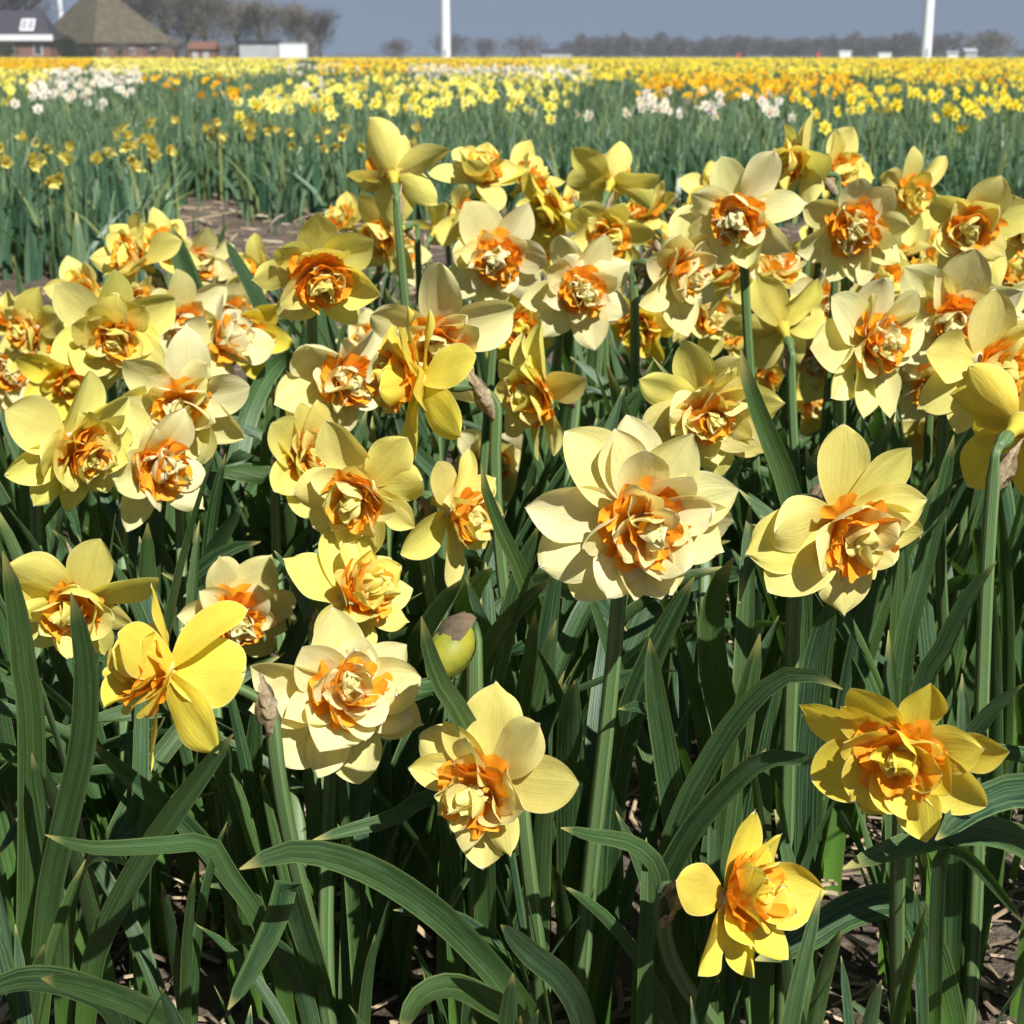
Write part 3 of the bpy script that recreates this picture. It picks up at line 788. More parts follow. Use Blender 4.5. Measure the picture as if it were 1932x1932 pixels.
fl(1612, 425, 186, 16, -60, 'rosette', PALE, 'pale daffodil with an orange and white rosette among the rear blooms', seed=50,
   petals=[(100, 92, 0), (55, 88, 4, 1.1), (150, 96, 0, 1.1), (200, 96, 4), (10, 86, 8), (-40, 88, 8), (-85, 92, 4), (240, 92, 4)])
fl(1704, 362, 140, 40, -40, 'loose', LEM, 'starry lemon daffodil with spread narrow petals and an orange slit', seed=51, petals=[(140, 80, 0, 0.8), (90, 74, 0, 0.7), (40, 84, 0, 0.72), (-10, 70, 10), (230, 80, 6), (-80, 86, 6)])
fl(1832, 428, 186, 20, -70, 'loose', MID, 'yellow daffodil with an orange flush and a folded centre petal at the rear', seed=52)
fl(1922, 420, 150, 36, -60, 'loose', LEM, 'lemon daffodil next to the one with the folded centre petal', seed=53)
fl(1452, 528, 148, 60, 60, 'loose', PALE, 'pale daffodil with big rounded petals behind a dark leaf tip', seed=54)
fl(1478, 618, 186, 142, 110, 'back', LEM, 'pale daffodil seen from behind with green ovary and withered sheath', seed=154, petals=[(120, 92, 4, 1.1), (55, 88, 6, 1.1), (0, 92, 4), (-60, 96, 4), (200, 100, 4), (245, 96, 2)])
fl(1632, 648, 222, 36, -22, 'rosette', PALE, 'large creamy white daffodil with a ragged rosette turned sideways', seed=55, base=(1600, 1550),
   petals=[(92, 118, 0, 0.9), (140, 118, 2), (178, 132, 0, 1.1), (215, 118, 0), (60, 108, 6), (-72, 130, 4, 0.85), (-110, 122, 6, 0.8), (20, 100, 10)])
fl(1645, 520, 160, 49, -20, 'loose', LEM, 'yellow daffodil with orange throat behind the ragged rosette', seed=56)
fl(1800, 590, 212, 20, -80, 'loose', PALE, 'pale daffodil with tall rounded petals and a bright orange frill', seed=57,
   petals=[(75, 110, 0, 1.1), (128, 116, 0, 1.1), (170, 104, 6), (20, 106, 6), (-30, 104, 8), (220, 106, 4), (-80, 98, 8)])
fl(1848, 682, 262, 34, -30, 'loose', LEM, 'big lemon daffodil with broad wing-like petals and a deep orange throat', seed=58, base=(1800, 1560),
   petals=[(88, 132, 2, 1.1), (170, 138, 2, 1.1), (215, 138, 2), (255, 130, 6), (35, 118, 10), (-20, 122, 14), (-60, 120, 10)])
fl(1922, 800, 305, 152, 50, 'back', RICH, 'large golden daffodil turned away above a withered sheath on a thick stem', seed=59, base=(1822, 1990), S=0.098, guard=True,
   petals=[(125, 130, 4, 1.0), (160, 140, 12, 0.9), (228, 185, 6, 1.05), (278, 180, 4, 1.1), (50, 130, 4), (-20, 150, 4), (195, 120, 24)])
fl(1755, 800, 130, 35, -60, 'loose', MID, 'small shaded daffodil hanging beneath the big lemon bloom', seed=60)
fl(1290, 402, 112, 59, -20, 'loose', RICH, 'small orange tinged daffodil at the rear of the bed', seed=61)
fl(1228, 412, 118, 60, 120, 'loose', LEM, 'half hidden lemon daffodil at the rear of the bed', seed=62, group=G_BACK)
fl(1345, 368, 104, 60, 60, 'loose', LEM, 'half hidden lemon daffodil at the rear of the bed', seed=162, group=G_BACK)
fl(662, 428, 112, 60, 140, 'loose', LEM, 'half hidden lemon daffodil at the rear of the bed', seed=64, group=G_BACK)
fl(1545, 742, 130, 26, -70, 'loose', MID, 'shaded yellow daffodil beneath the creamy white ragged rosette', seed=63)
fl(1560, 470, 118, 60, 60, 'loose', LEM, 'half hidden lemon daffodil at the rear of the bed', seed=65, group=G_BACK)
fl(1745, 470, 118, 60, 20, 'loose', LEM, 'half hidden lemon daffodil at the rear of the bed', seed=66, group=G_BACK)

G_WEDGE = 'half hidden pale daffodils wedged among the packed blooms'
for k, (x, y, w, t, ph) in enumerate([(160, 566, 132, 40, 120), (300, 648, 142, 34, -30), (246, 566, 128, 30, -60), (1392, 516, 150, 40, 160), (1545, 566, 150, 34, -20),
                                      (1712, 632, 168, 36, -60), (1722, 552, 150, 60, 60), (1560, 668, 150, 34, -120), (1768, 706, 168, 30, -80), (1425, 700, 128, 40, -60), (1000, 572, 104, 30, -90), (432, 590, 128, 30, -20), (112, 655, 130, 30, -40), (742, 480, 118, 40, 20), (1132, 500, 118, 30, -60), (1362, 640, 120, 40, 40), (1862, 600, 150, 30, -40), (700, 660, 120, 40, 120), (1000, 480, 110, 40, 30)]):
    fl(x, y, w, t, ph, 'loose', PALE if k % 3 else LEM, 'half hidden pale daffodil wedged among the packed blooms', seed=300 + k, group=G_WEDGE)
for k, (x, y, w, t, ph) in enumerate([(1896, 536, 140, 60, 60), (1690, 486, 122, 50, 90), (1880, 486, 128, 40, -60), (1020, 412, 112, 50, 20), (1104, 396, 108, 60, 120), (868, 398, 110, 50, -40), (1240, 470, 112, 60, 60), (1480, 470, 118, 50, -60)]):
    fl(x, y, w, t, ph, 'loose', LEM, 'half hidden lemon daffodil at the rear of the bed', seed=330 + k, group=G_BACK)

# the closed bud with its papery cap
def make_bud():
    d = 0.80
    P = px(848, 1232, d)
    B = ground(900, 1990); B.z = -0.012
    root = obj('daffodil', None); root.location = B; root.empty_display_size = 0.02
    tag(root, 'unopened yellow daffodil bud with a brown papery cap', 'daffodil')
    PLANTS.append((root, B)); FL.append((848, 1232, 46, d))
    A = (RIGHT * -0.55 + UP * -0.72 + FWD * -0.42).normalized()       # the bud nods downwards
    q = A.to_track_quat('Z', 'Y')
    prof = [(-0.002, 0.0045), (0.002, 0.0085), (0.007, 0.0115), (0.013, 0.0130), (0.019, 0.0128), (0.025, 0.0108), (0.030, 0.0080), (0.034, 0.0046), (0.0365, 0.0012)]
    hb = obj('bud', None, root, mat=Matrix.LocRotScale(P - A * 0.015 - B, q, Vector((0.86, 0.86, 0.9))))
    for k in range(3):                       # three overlapping petals, each with a keel
        V, UV = [], []
        nu = 12
        for j, (a, r) in enumerate(prof):
            for i in range(nu + 1):
                u = 2 * i / nu - 1
                w = 2 * math.pi * k / 3 + u * math.pi * 0.44 + j * 0.09
                rr = r * (0.97 + 0.10 * (1 - abs(u)) ** 1.5) + 0.0011 * max(0, u)
                V.append((math.cos(w) * rr, math.sin(w) * rr, a)); UV.append((i / nu, j / (len(prof) - 1)))
        obj('petal', mesh('petal', V, grid_faces(len(prof) - 1, nu), [M_BUD], UV), hb)
    O = P - A * 0.016
    N = O + RIGHT * 0.004 + FWD * 0.012 - UP * 0.006
    pts = bez(B, B + Vector((0, 0, 0.11)), N - UP * 0.06, N, 10) + bez(N, N + UP * 0.008, O + UP * 0.008 + FWD * 0.004, O, 5)[1:]
    V, F, U = tube([p - B for p in pts], [0.0052] * 9 + [0.0045, 0.004] + [0.0034] * 5, 9)
    obj('stem', mesh('stem', V, F, [M_STEM], U), root)
    M_CAP = make_simple('bud_cap', (0.20, 0.135, 0.085), 0.8, 0.1, col2=(0.10, 0.085, 0.05), scale=120, trans=0.15, bmp=0.5, bd=0.002)
    # cap lying along the upper side of the bud
    V, UV = [], []
    for j in range(9):
        v = j / 8
        for i in range(8):
            u = 2 * i / 7 - 1
            w = u * 1.0 + 1.75
            r = 0.0142 * math.sin(math.pi * (0.16 + 0.80 * v)) ** 0.8 + 0.0008 * math.sin(9 * u + 12 * v)
            V.append((math.cos(w) * r, math.sin(w) * r, -0.008 + 0.034 * v)); UV.append((i / 7, v))
    obj('spathe', mesh('spathe', V, grid_faces(8, 7), [M_CAP], UV), root, mat=Matrix.LocRotScale(P - A * 0.015 - B, q, Vector((0.9, 0.9, 0.9))))
    root['_leaves'] = 1
make_bud()

# ------------------------------------------------------------------ leaves of the near bed
def nearest_plant(b, lim=0.13):
    best = min(PLANTS, key=lambda q: (q[1] - b).length)
    return best if (best[1] - b).length < lim else None
G_CLUMP = 'flowerless daffodil plants in the near bed'
CLUMPS = []
def clump_root(b):
    r = obj('daffodil_plant', None); r.location = b; r.empty_display_size = 0.02
    tag(r, 'strap-leaved daffodil plant without a bloom standing in the near bed', 'plant', G_CLUMP)
    CLUMPS.append((r, b)); return r
def hero_leaf(pts, dtip, wpx, roll0=0, roll1=0, label=None, dmid=None, channel=0.3):
    """pts from tip to foot in photo pixels; the foot stands on the ground"""
    foot = pts[-1]
    df = gdepth(*foot)
    dense = []
    n = len(pts)
    P2 = [Vector((p[0], p[1], 0)) for p in pts]
    for k in range(n - 1):                       # Catmull-Rom through the pixels
        p0, p1, p2, p3 = P2[max(k - 1, 0)], P2[k], P2[k + 1], P2[min(k + 2, n - 1)]
        for s in range(8):
            t = s / 8
            dense.append(0.5 * ((2 * p1) + (p2 - p0) * t + (2 * p0 - 5 * p1 + 4 * p2 - p3) * t * t + (3 * p1 - p0 - 3 * p2 + p3) * t ** 3))
    dense.append(P2[-1])
    cum = [0.0]
    for k in range(1, len(dense)): cum.append(cum[-1] + (dense[k] - dense[k - 1]).length)
    tot = cum[-1]
    world = []
    for p, c in zip(dense, cum):
        s = c / tot
        d = dtip + (df - dtip) * s if dmid is None else (dtip * (1 - s) ** 2 + dmid * 2 * s * (1 - s) + df * s * s)
        d = min(d, gdepth(p.x, p.y) * (0.985 if c < tot else 1.0)) if ray(p.x, p.y).z < 0 else d
        world.append(px(p.x, p.y, d))
    world.reverse()
    m = 22                                       # resample evenly
    L = [0.0]
    for k in range(1, len(world)): L.append(L[-1] + (world[k] - world[k - 1]).length)
    res = []
    k = 0
    for i in range(m):
        q = L[-1] * i / (m - 1)
        while k < len(L) - 2 and L[k + 1] < q: k += 1
        f = (q - L[k]) / max(1e-6, L[k + 1] - L[k])
        res.append(world[k].lerp(world[k + 1], f))
    nor = []
    for i, p in enumerate(res):
        t = (res[min(i + 1, m - 1)] - res[max(i - 1, 0)]).normalized()
        Vw = (CAM - p).normalized(); Vw = (Vw - t * Vw.dot(t)).normalized()
        w = R(roll1 + (roll0 - roll1) * i / (m - 1))
        nor.append(Vw * math.cos(w) + t.cross(Vw) * math.sin(w))
    hw = wpx * 0.5 * (res[m * 2 // 3] - CAM).dot(FWD) / FPX
    V, F, U = ribbon(res, nor, hw, channel)
    b = ground(*foot); b.z = float(h_ground(np.array(b.x), np.array(b.y))) - 0.004
    np_ = nearest_plant(b)
    if np_: root, rb = np_
    else:
        cl = [c for c in CLUMPS if (c[1] - b).length < 0.06]
        if cl: root, rb = cl[0]
        else:
            root, rb = clump_root(b), b
            if label: root['label'] = label
    obj('leaf', mesh('leaf', [v - rb for v in V], F, [M_LEAF], U), root)

HL = [([(134, 1118), (160, 1250), (156, 1400), (120, 1560), (88, 1720), (60, 2090)], 0.70, 52, 0, 25, 'plant with one tall sword-like leaf rising before the yellow bloom with three broad petals'),
      ([(85, 1575), (170, 1600), (300, 1596), (392, 1592), (432, 1650), (520, 1800), (560, 2060)], 0.72, 36, 20, 10, 'plant whose leaf bends sharply flat low over the straw'),
      ([(452, 1640), (560, 1606), (690, 1638), (820, 1720), (930, 1830), (1010, 1940), (1060, 2090)], 0.70, 56, 10, -20, 'plant with a broad leaf sweeping sideways beneath the cream rosette bloom'),
      ([(430, 1905), (490, 1800), (528, 1715), (542, 1662), (560, 1720), (600, 1850), (640, 2010)], 0.72, 46, 0, 0, 'plant with a leaf snapped over and hanging tip down'),
      ([(588, 1586), (660, 1566), (740, 1545), (820, 1500), (850, 1600), (860, 1800), (860, 2000)], 0.86, 36, 15, 0),
      ([(1425, 1812), (1500, 1785), (1600, 1722), (1700, 1702), (1752, 1790), (1790, 1930), (1815, 2060)], 0.86, 70, 20, 0, 'plant with a pale broad leaf arching under the lowest rich yellow bloom'),
      ([(1590, 1300), (1500, 1268), (1410, 1330), (1330, 1450), (1270, 1580), (1220, 1780), (1200, 2020)], 0.80, 44, 10, -10, 'plant with a dark leaf arching high between two yellow blooms'),
      ([(1765, 1585), (1840, 1520), (1930, 1490), (2010, 1530), (2060, 1700), (2080, 2000)], 0.74, 70, 0, 0, 'plant with a wide grey-green leaf below the curled rich yellow bloom'),
      ([(1560, 1440), (1450, 1430), (1370, 1490), (1290, 1590), (1240, 1720), (1210, 2040)], 0.78, 44, 10, -15),
      ([(1226, 1204), (1238, 1320), (1258, 1440), (1278, 1590), (1290, 1800), (1296, 1990)], 0.84, 50, 0, 10, 'plant with a straight upright light green leaf beside the tall straight stem'),
      ([(1590, 1640), (1700, 1600), (1830, 1568), (1932, 1592), (2010, 1680), (2060, 2030)], 0.78, 62, 30, 0),
      ([(78, 1846), (190, 1872), (290, 1915), (370, 1985), (410, 2130)], 0.66, 48, 20, 0, 'plant with a leaf lying almost flat over the straw'),
      ([(-40, 1880), (40, 1850), (130, 1858), (210, 1900), (240, 2000), (240, 2130)], 0.66, 60, 30, 20),
      ([(760, 1950), (790, 1885), (850, 1862), (920, 1890), (985, 1945), (1010, 2110)], 0.68, 54, 30, 0, 'plant with a short hoop-shaped leaf over the straw'),
      ([(1310, 1088), (1275, 1150), (1230, 1240), (1180, 1380), (1150, 1560), (1130, 1960)], 0.84, 54, 0, 0),
      ([(945, 1745), (1000, 1800), (1060, 1850), (1100, 1930), (1120, 2100)], 0.70, 50, 10, 0),
      ([(1058, 1562), (1120, 1578), (1190, 1592), (1240, 1640), (1250, 1760), (1250, 2040)], 0.78, 38, 25, 0),
      ([(322, 425), (340, 480), (362, 550), (378, 640), (385, 1010)], 1.95, 50, 0, 0, 'plant with a tall dark leaf blade standing by the soil path'),
      ([(424, 450), (450, 500), (488, 570), (505, 660), (500, 1010)], 1.90, 34, 20, 0),
      ([(1397, 655), (1412, 720), (1440, 800), (1490, 930), (1510, 1100), (1505, 1800)], 0.92, 46, 0, 0, 'plant with a bright narrow leaf crossing before the dark orange ring bloom'),
      ([(908, 874), (918, 930), (950, 1010), (990, 1100), (1020, 1250), (1030, 1760)], 0.93, 32, 0, 0),
      ([(795, 1163), (806, 1220), (832, 1292), (880, 1370), (908, 1500), (920, 1990)], 0.74, 46, 25, -10, 'plant with a slim leaf curving up beside the closed bud'),
      ([(1040, 1090), (985, 1140), (930, 1210), (890, 1320), (870, 1500), (880, 1940)], 0.84, 44, 0, 0),
      ([(440, 1385), (360, 1490), (270, 1620), (200, 1750), (170, 1850), (150, 2070)], 0.76, 46, 0, 0),
      ([(170, 1400), (250, 1470), (340, 1545), (430, 1650), (500, 1760), (560, 1990)], 0.84, 38, 0, 0),
      ([(455, 958), (420, 1010), (395, 1060), (380, 1160), (370, 1420)], 1.24, 36, 0, 0),
      ([(1385, 1050), (1350, 1120), (1345, 1250), (1390, 1480), (1400, 1900)], 0.90, 60, 0, 0),
      ([(1395, 1138), (1412, 1060), (1455, 1010), (1500, 1080), (1510, 1250), (1500, 1880)], 0.90, 40, 0, 30),
      ([(1572, 1122), (1545, 1230), (1530, 1350), (1520, 1500), (1515, 1900)], 0.88, 66, 10, 0),
      ([(1110, 1110), (1145, 1210), (1185, 1330), (1220, 1480), (1240, 1940)], 0.94, 30, 0, 0),
      ([(880, 1090), (905, 1160), (935, 1230), (960, 1330), (980, 1880)], 0.90, 32, 0, 0),
      ([(1010, 1150), (1000, 1240), (985, 1330), (975, 1480), (975, 1930)], 0.86, 36, 0, 0),
      ([(5, 1040), (28, 1130), (45, 1260), (60, 1420), (50, 2040)], 0.76, 52, 0, 0),
      ([(60, 1420), (72, 1500), (90, 1600), (110, 1730), (120, 2040)], 0.82, 30, 20, 0),
      ([(1690, 870), (1695, 960), (1700, 1080), (1690, 1300), (1680, 1820)], 1.0, 32, 0, 0),
      ([(1800, 820), (1770, 960), (1740, 1080), (1700, 1280), (1670, 1840)], 0.96, 40, 0, 0),
      ([(1880, 1060), (1830, 1120), (1780, 1220), (1730, 1350), (1690, 1900)], 0.86, 40, 0, 0),
      ([(1932, 1290), (1880, 1330), (1830, 1400), (1800, 1550), (1790, 2000)], 0.82, 40, 10, 0),
      ([(1932, 1740), (1900, 1700), (1850, 1640), (1800, 1600), (1770, 1650), (1760, 2040)], 0.76, 30, 30, 0)]
for h in HL: hero_leaf(*h)

def occluded(pts):
    for p in pts:
        q = project(p)
        if q is None: continue
        for (fx, fy, fr, fd) in FL:
            if q[2] < fd + 0.015:
                dx, dy = q[0] - fx, q[1] - fy
                if dx * dx + dy * dy < fr * fr * 0.92: return True
    return False
rg = random.Random(77)
def add_leaf(root, rb, kinds, size, tries=7):
    for a in range(tries):
        me, pts = rg.choice(LEAF[rg.choice(kinds)])
        s = size * rg.uniform(0.8, 1.12) * (1 - 0.05 * a)
        rz = rg.uniform(0, 2 * math.pi)
        off = Vector((rg.uniform(-0.012, 0.012), rg.uniform(-0.012, 0.012), 0))
        M = Matrix.Translation(off) @ Matrix.Rotation(rz, 4, 'Z') @ Matrix.Diagonal((s, s * 1.0, s, 1))
        wp = [rb + (M @ p) for p in pts[3:]]
        if occluded(wp): continue
        obj('leaf', me, root, mat=M)
        return True
    return False
for root, b in list(PLANTS):
    k = root.get('_leaves', 2)
    del root['_leaves']
    for _ in range(k + 2): add_leaf(root, b, ['up', 'up', 'lean'], rg.uniform(0.28, 0.42) if b.y > 0.9 else rg.uniform(0.20, 0.32))
GAPS = [(1620, 1870, 130), (370, 1800, 90), (330, 1900, 90), (880, 1850, 120), (1130, 1800, 70), (1700, 1930, 120), (1480, 1880, 80), (150, 1800, 60)]
cand = []
for k in range(2200):
    yy = math.sqrt(rg.uniform(0.56 ** 2, 2.5 ** 2))
    cand.append(Vector((rg.uniform(-0.44, 0.44) * (yy + 0.12), yy, 0)))
placed = []
for b in cand:
    if any((b - q).length < (0.072 if b.y < 1.0 else 0.058 if b.y < 1.4 else 0.07) for q in placed): continue
    q = project(b)
    if any(math.hypot(q[0] - gx, q[1] - gy) < gr for gx, gy, gr in GAPS): continue
    if b.y > 1.75 and b.x < -0.15 * b.y - 0.05: continue
    if b.y > 2.35: continue
    placed.append(b)
    b.z = float(h_ground(np.array(b.x), np.array(b.y))) - 0.004
    root = clump_root(b)
    got = 0
    near = b.y < 0.82
    for _ in range(rg.choice([3, 4, 4, 5])):
        size = rg.uniform(0.17, 0.26) if near else rg.uniform(0.26, 0.38) if b.y < 1.0 else rg.uniform(0.30, 0.44)
        got += add_leaf(root, b, ['up', 'up', 'up', 'up', 'up', 'lean', 'lean', 'arch'] if b.y > 0.8 else ['up', 'up', 'up', 'lean'], size)
    arch = any(len(c.data.vertices) and max(v.co.z for v in c.data.vertices) < 0.78 for c in root.children)
    zone = ('at the straw edge before the first blooms' if b.y < 0.82 else 'rising beneath the open blooms' if b.y < 1.3 else 'standing behind the packed blooms')
    root['label'] = 'flowerless daffodil plant with ' + ('an arching leaf ' if arch else 'upright strap leaves ') + zone
    root['group'] = 'flowerless plants ' + ('with arching leaves ' if arch else 'with upright leaves ') + zone
    if not got:
        C.objects.unlink(root); bpy.data.objects.remove(root); CLUMPS.pop()
print('near plants', len(PLANTS), 'clumps', len(CLUMPS))
for f in PLANTS: pass

# ------------------------------------------------------------------ the field beyond: foliage
def blades(P, Lr, Wr, rng, seg=3, lean=0.35):
    """P: (n,3) feet. flat tapering blades, uv = (random, v)"""
    n = len(P)
    L = rng.uniform(*Lr, n); w = rng.uniform(*Wr, n); az = rng.uniform(0, 2 * np.pi, n)
    b = np.abs(rng.normal(0, lean, n)); tw = rng.uniform(0, np.pi, n); c = rng.uniform(0, 1, n)
    Vs, Us = [], []
    for j in range(seg + 1):
        v = j / seg
        r = L * b * v ** 1.8 * 0.8
        z = L * (v - 0.25 * b * v * v)
        cx, cy = P[:, 0] + np.cos(az) * r, P[:, 1] + np.sin(az) * r
        hw = w * (1.0 if v < 0.6 else 0.75 if v < 0.8 else 0.12)
        for s in (-1, 1):
            Vs.append(np.stack([cx + s * hw * np.cos(tw), cy + s * hw * np.sin(tw), P[:, 2] + z], 1))
            Us.append(np.stack([c, np.full(n, v)], 1))
    V = np.stack(Vs, 1).reshape(-1, 3); U = np.stack(Us, 1).reshape(-1, 2)
    f = np.array([(2 * j, 2 * j + 1, 2 * j + 3, 2 * j + 2) for j in range(seg)])[None]
    F = (np.arange(n) * (2 * (seg + 1)))[:, None, None] + f
    return V, F.reshape(-1, 4), U
def wedge(n, y0, y1, rng, k=0.44, m=0.4):
    y = np.sqrt(rng.uniform(y0 ** 2, y1 ** 2, n))
    x = rng.uniform(-1, 1, n) * (k * y + m)
    return x, y
def front_edge(x, y):
    """near edge of the second bed: closer on the left of a narrow cross path"""
    e = np.where(x < -1.0 - 0.16 * (y - 4.5), 4.4 + 0.10 * np.sin(x * 7), 6.05 + 0.12 * np.sin(x * 5))
    return e
def bed_mask(x, y):
    ok = y > front_edge(x, y) + 0.05 * np.sin(x * 23)
    cross = (np.abs(x + 0.92 + 0.16 * (y - 4.5)) < 0.13) & (y < 7.0)
    return ok & ~cross
def foliage():
    Vs, Fs, Us = [], [], []
    off = 0
    for (y0, y1, n, Lr, Wr, seg) in ((4.2, 9, 19000, (0.22, 0.44), (0.006, 0.0135), 5), (9, 16, 17000, (0.24, 0.42), (0.007, 0.014), 3),
                                     (16, 34, 36000, (0.26, 0.43), (0.009, 0.018), 2), (34, 90, 60000, (0.27, 0.42), (0.02, 0.05), 2)):
        x, y = wedge(n, y0, y1, NP)
        if y0 < 10:                                  # tufts: several blades share a foot
            x = np.round(x / 0.10) * 0.10 + NP.normal(0, 0.022, n); y = np.round(y / 0.11) * 0.11 + NP.normal(0, 0.025, n)
        k = bed_mask(x, y); x, y = x[k], y[k]
        V, F, U = blades(np.stack([x, y, h_ground(x, y) - 0.01], 1), Lr, Wr, NP, seg, 0.5)
        Vs.append(V); Fs.append(F + off); Us.append(U); off += len(V)
    # a few weeds and stray tufts on the path
    x, y = wedge(260, 3.6, 6.2, NP)
    V, F, U = blades(np.stack([x, y, h_ground(x, y) - 0.005], 1), (0.04, 0.15), (0.003, 0.006), NP, 4, 0.6)
    Vs.append(V); Fs.append(F + off); Us.append(U)
    o = obj('daffodil_foliage', bulk('daffodil_foliage', np.vstack(Vs), np.vstack(Fs), [M_FAR], np.vstack(Us)))
    tag(o, 'dense blue-green daffodil leaves filling the beds beyond the path', 'foliage', kind='stuff')
foliage()

# ------------------------------------------------------------------ the field beyond: flowers
PLOT = []   # (name, polygon of pixels, density per m2, kind)
def plot(kind, dens, *poly):
    PLOT.append((kind, dens, [ground(a, b, 0.36)[:2] for a, b in poly]))
def inside(x, y, poly):
    r = np.zeros(len(x), bool)
    n = len(poly)
    for i in range(n):
        (x1, y1), (x2, y2) = poly[i], poly[(i + 1) % n]
        if y1 == y2: continue
        r ^= ((y1 > y) != (y2 > y)) & (x < (x2 - x1) * (y - y1) / (y2 - y1) + x1)
    return r
plot('lemon', 16, (500, 205), (1060, 210), (1100, 158), (1120, 140), (620, 148), (520, 160))
plot('lemon', 8, (420, 225), (760, 222), (620, 165), (440, 165))
plot('orange', 4, (260, 188), (470, 188), (470, 150), (260, 140))
plot('white', 13, (55, 186), (210, 190), (270, 152), (265, 126), (110, 130), (60, 150))
plot('white', 3, (0, 215), (100, 215), (100, 180), (0, 190))
plot('lemon', 14, (0, 180), (60, 172), (110, 128), (0, 132))
plot('orange', 26, (0, 131), (160, 128), (175, 112), (0, 112))
plot('lemon', 18, (170, 134), (420, 140), (560, 134), (560, 113), (180, 112))
plot('white', 4, (470, 190), (640, 178), (640, 158), (470, 160))
plot('white', 10, (1060, 214), (1500, 224), (1480, 176), (1120, 176))
plot('orange', 22, (1200, 176), (1480, 180), (1640, 165), (1600, 140), (1210, 142))
plot('yellow', 15, (1530, 228), (1960, 236), (1960, 172), (1640, 168), (1500, 182))
plot('yellow', 14, (1120, 150), (1620, 142), (1960, 170), (1960, 136), (1300, 128), (1060, 130))
plot('white', 15, (770, 140), (1110, 146), (1110, 126), (770, 124))
plot('orange', 8, (600, 136), (780, 138), (1000, 124), (1000, 112.5), (600, 112.5))
plot('yellow', 9, (600, 136), (780, 138), (1000, 124), (1000, 112.5), (600, 112.5))
plot('white', 5, (540, 140), (700, 142), (640, 122), (540, 122))
plot('yellow', 18, (1000, 129), (1960, 137), (1960, 112), (1000, 112))
plot('orange', 9, (1700, 150), (1960, 158), (1960, 118), (1650, 120))
plot('yellow', 12, (-20, 112.6), (1960, 112.6), (1960, 108.6), (-20, 108.6))
plot('wilt', 34, (-20, 300), (230, 305), (480, 292), (800, 272), (800, 228), (420, 212), (160, 226), (-20, 246))
plot('wilt', 9, (0, 400), (300, 360), (420, 290), (0, 270))
plot('wilt', 1.6, (680, 300), (1932, 320), (1932, 235), (700, 235))
CUP = {'yellow': 'cup_yellow', 'lemon': 'cup_yellow', 'orange': 'cup_orange', 'white': 'cup_peach', 'wilt': 'wilt'}
# small template bloom facing +Z : six petals of four triangles, six-sided cup
def bloom_template(rng, wilt=False):
    V, F = [(0, 0, 0)], []
    for k in range(6):
        a = k * math.pi / 3 + rng.uniform(-0.15, 0.15)
        c, s = math.cos(a), math.sin(a)
        w = rng.uniform(0.30, 0.36); L = rng.uniform(0.9, 1.08); up = rng.uniform(-0.15, 0.28)
        if wilt: w *= 0.7; up = rng.uniform(0.7, 1.7); L *= 0.42
        i = len(V)
        for (r, q, z) in ((0.55 * L, -w, 0.45 * up + 0.05), (0.55 * L, 0, 0.45 * up), (0.55 * L, w, 0.45 * up + 0.05), (L, 0, up)):
            V.append((c * r - s * q, s * r + c * q, z))
        F += [(0, i, i + 1), (0, i + 1, i + 2), (i, i + 3, i + 1), (i + 1, i + 3, i + 2)]
    npet = len(F)
    i = len(V)
    for k in range(6):
        a = k * math.pi / 3
        V.append((0.12 * math.cos(a), 0.12 * math.sin(a), 0.02))
    for k in range(6):
        a = k * math.pi / 3
        r = 0.27 + 0.04 * (k % 2)
        V.append((r * math.cos(a), r * math.sin(a), 0.34))
    for k in range(6):
        m = (k + 1) % 6
        F += [(i + k, i + m, i + 6 + m), (i + k, i + 6 + m, i + 6 + k)]
    return np.array(V), np.array(F), npet
TPL = [bloom_template(rl) for _ in range(5)]; TPW = [bloom_template(rl, True) for _ in range(4)]
def rots(n, rng, spread):
    """rotation matrices that turn +Z towards the sun side, with scatter"""
    d = np.array([0.35, -0.85, 0.12])[None] + rng.normal(0, spread, (n, 3)); d /= np.linalg.norm(d, axis=1)[:, None]
    r = rng.normal(0, 1, (n, 3)); x = np.cross(r, d); x /= np.linalg.norm(x, axis=1)[:, None]
    y = np.cross(d, x)
    return np.stack([x, y, d], 2)
FIELD = {}
for (kind, dens, poly) in PLOT:
    P = np.array([tuple(p) for p in poly]); x0, y0 = P.min(0); x1, y1 = P.max(0)
    y1 = min(y1, 260)
    x0, x1 = max(x0, -0.45 * y1 - 1), min(x1, 0.45 * y1 + 1)
    A = (x1 - x0) * (y1 - y0)
    n = int(A * dens)
    if n > 400000: n = 400000
    x = NP.uniform(x0, x1, n); y = NP.uniform(y0, y1, n)
    k = inside(x, y, [tuple(p) for p in poly]) & (np.abs(x) < 0.40 * y + 0.3) & bed_mask(x, y)
    x, y = x[k], y[k]
    # thin out with distance: far blooms merge
    keep = NP.uniform(0, 1, len(x)) < np.clip((22.0 / np.maximum(y, 22.0)) ** 1.65, 0.015, 1) * 0.66
    FIELD.setdefault(kind, []).append(np.stack([x[keep], y[keep]], 1))
FIELD = {k: np.vstack(v) for k, v in FIELD.items()}
print({k: len(v) for k, v in FIELD.items()})
LAB = {'yellow': ('yellow single daffodil in the bright patch beyond the leafy bed', 'single yellow daffodils of the far beds'),
       'lemon': ('lemon single daffodil in the band beyond the leafy bed', 'single lemon daffodils of the far beds'),
       'orange': ('golden orange daffodil in the glowing band of the far beds', 'golden daffodils of the far beds'),
       'white': ('white daffodil with a peach cup in the pale patch of the far beds', 'white daffodils of the far beds'),
       'wilt': ('withering yellow daffodil among the leaves beyond the path', 'withering daffodils beyond the path')}
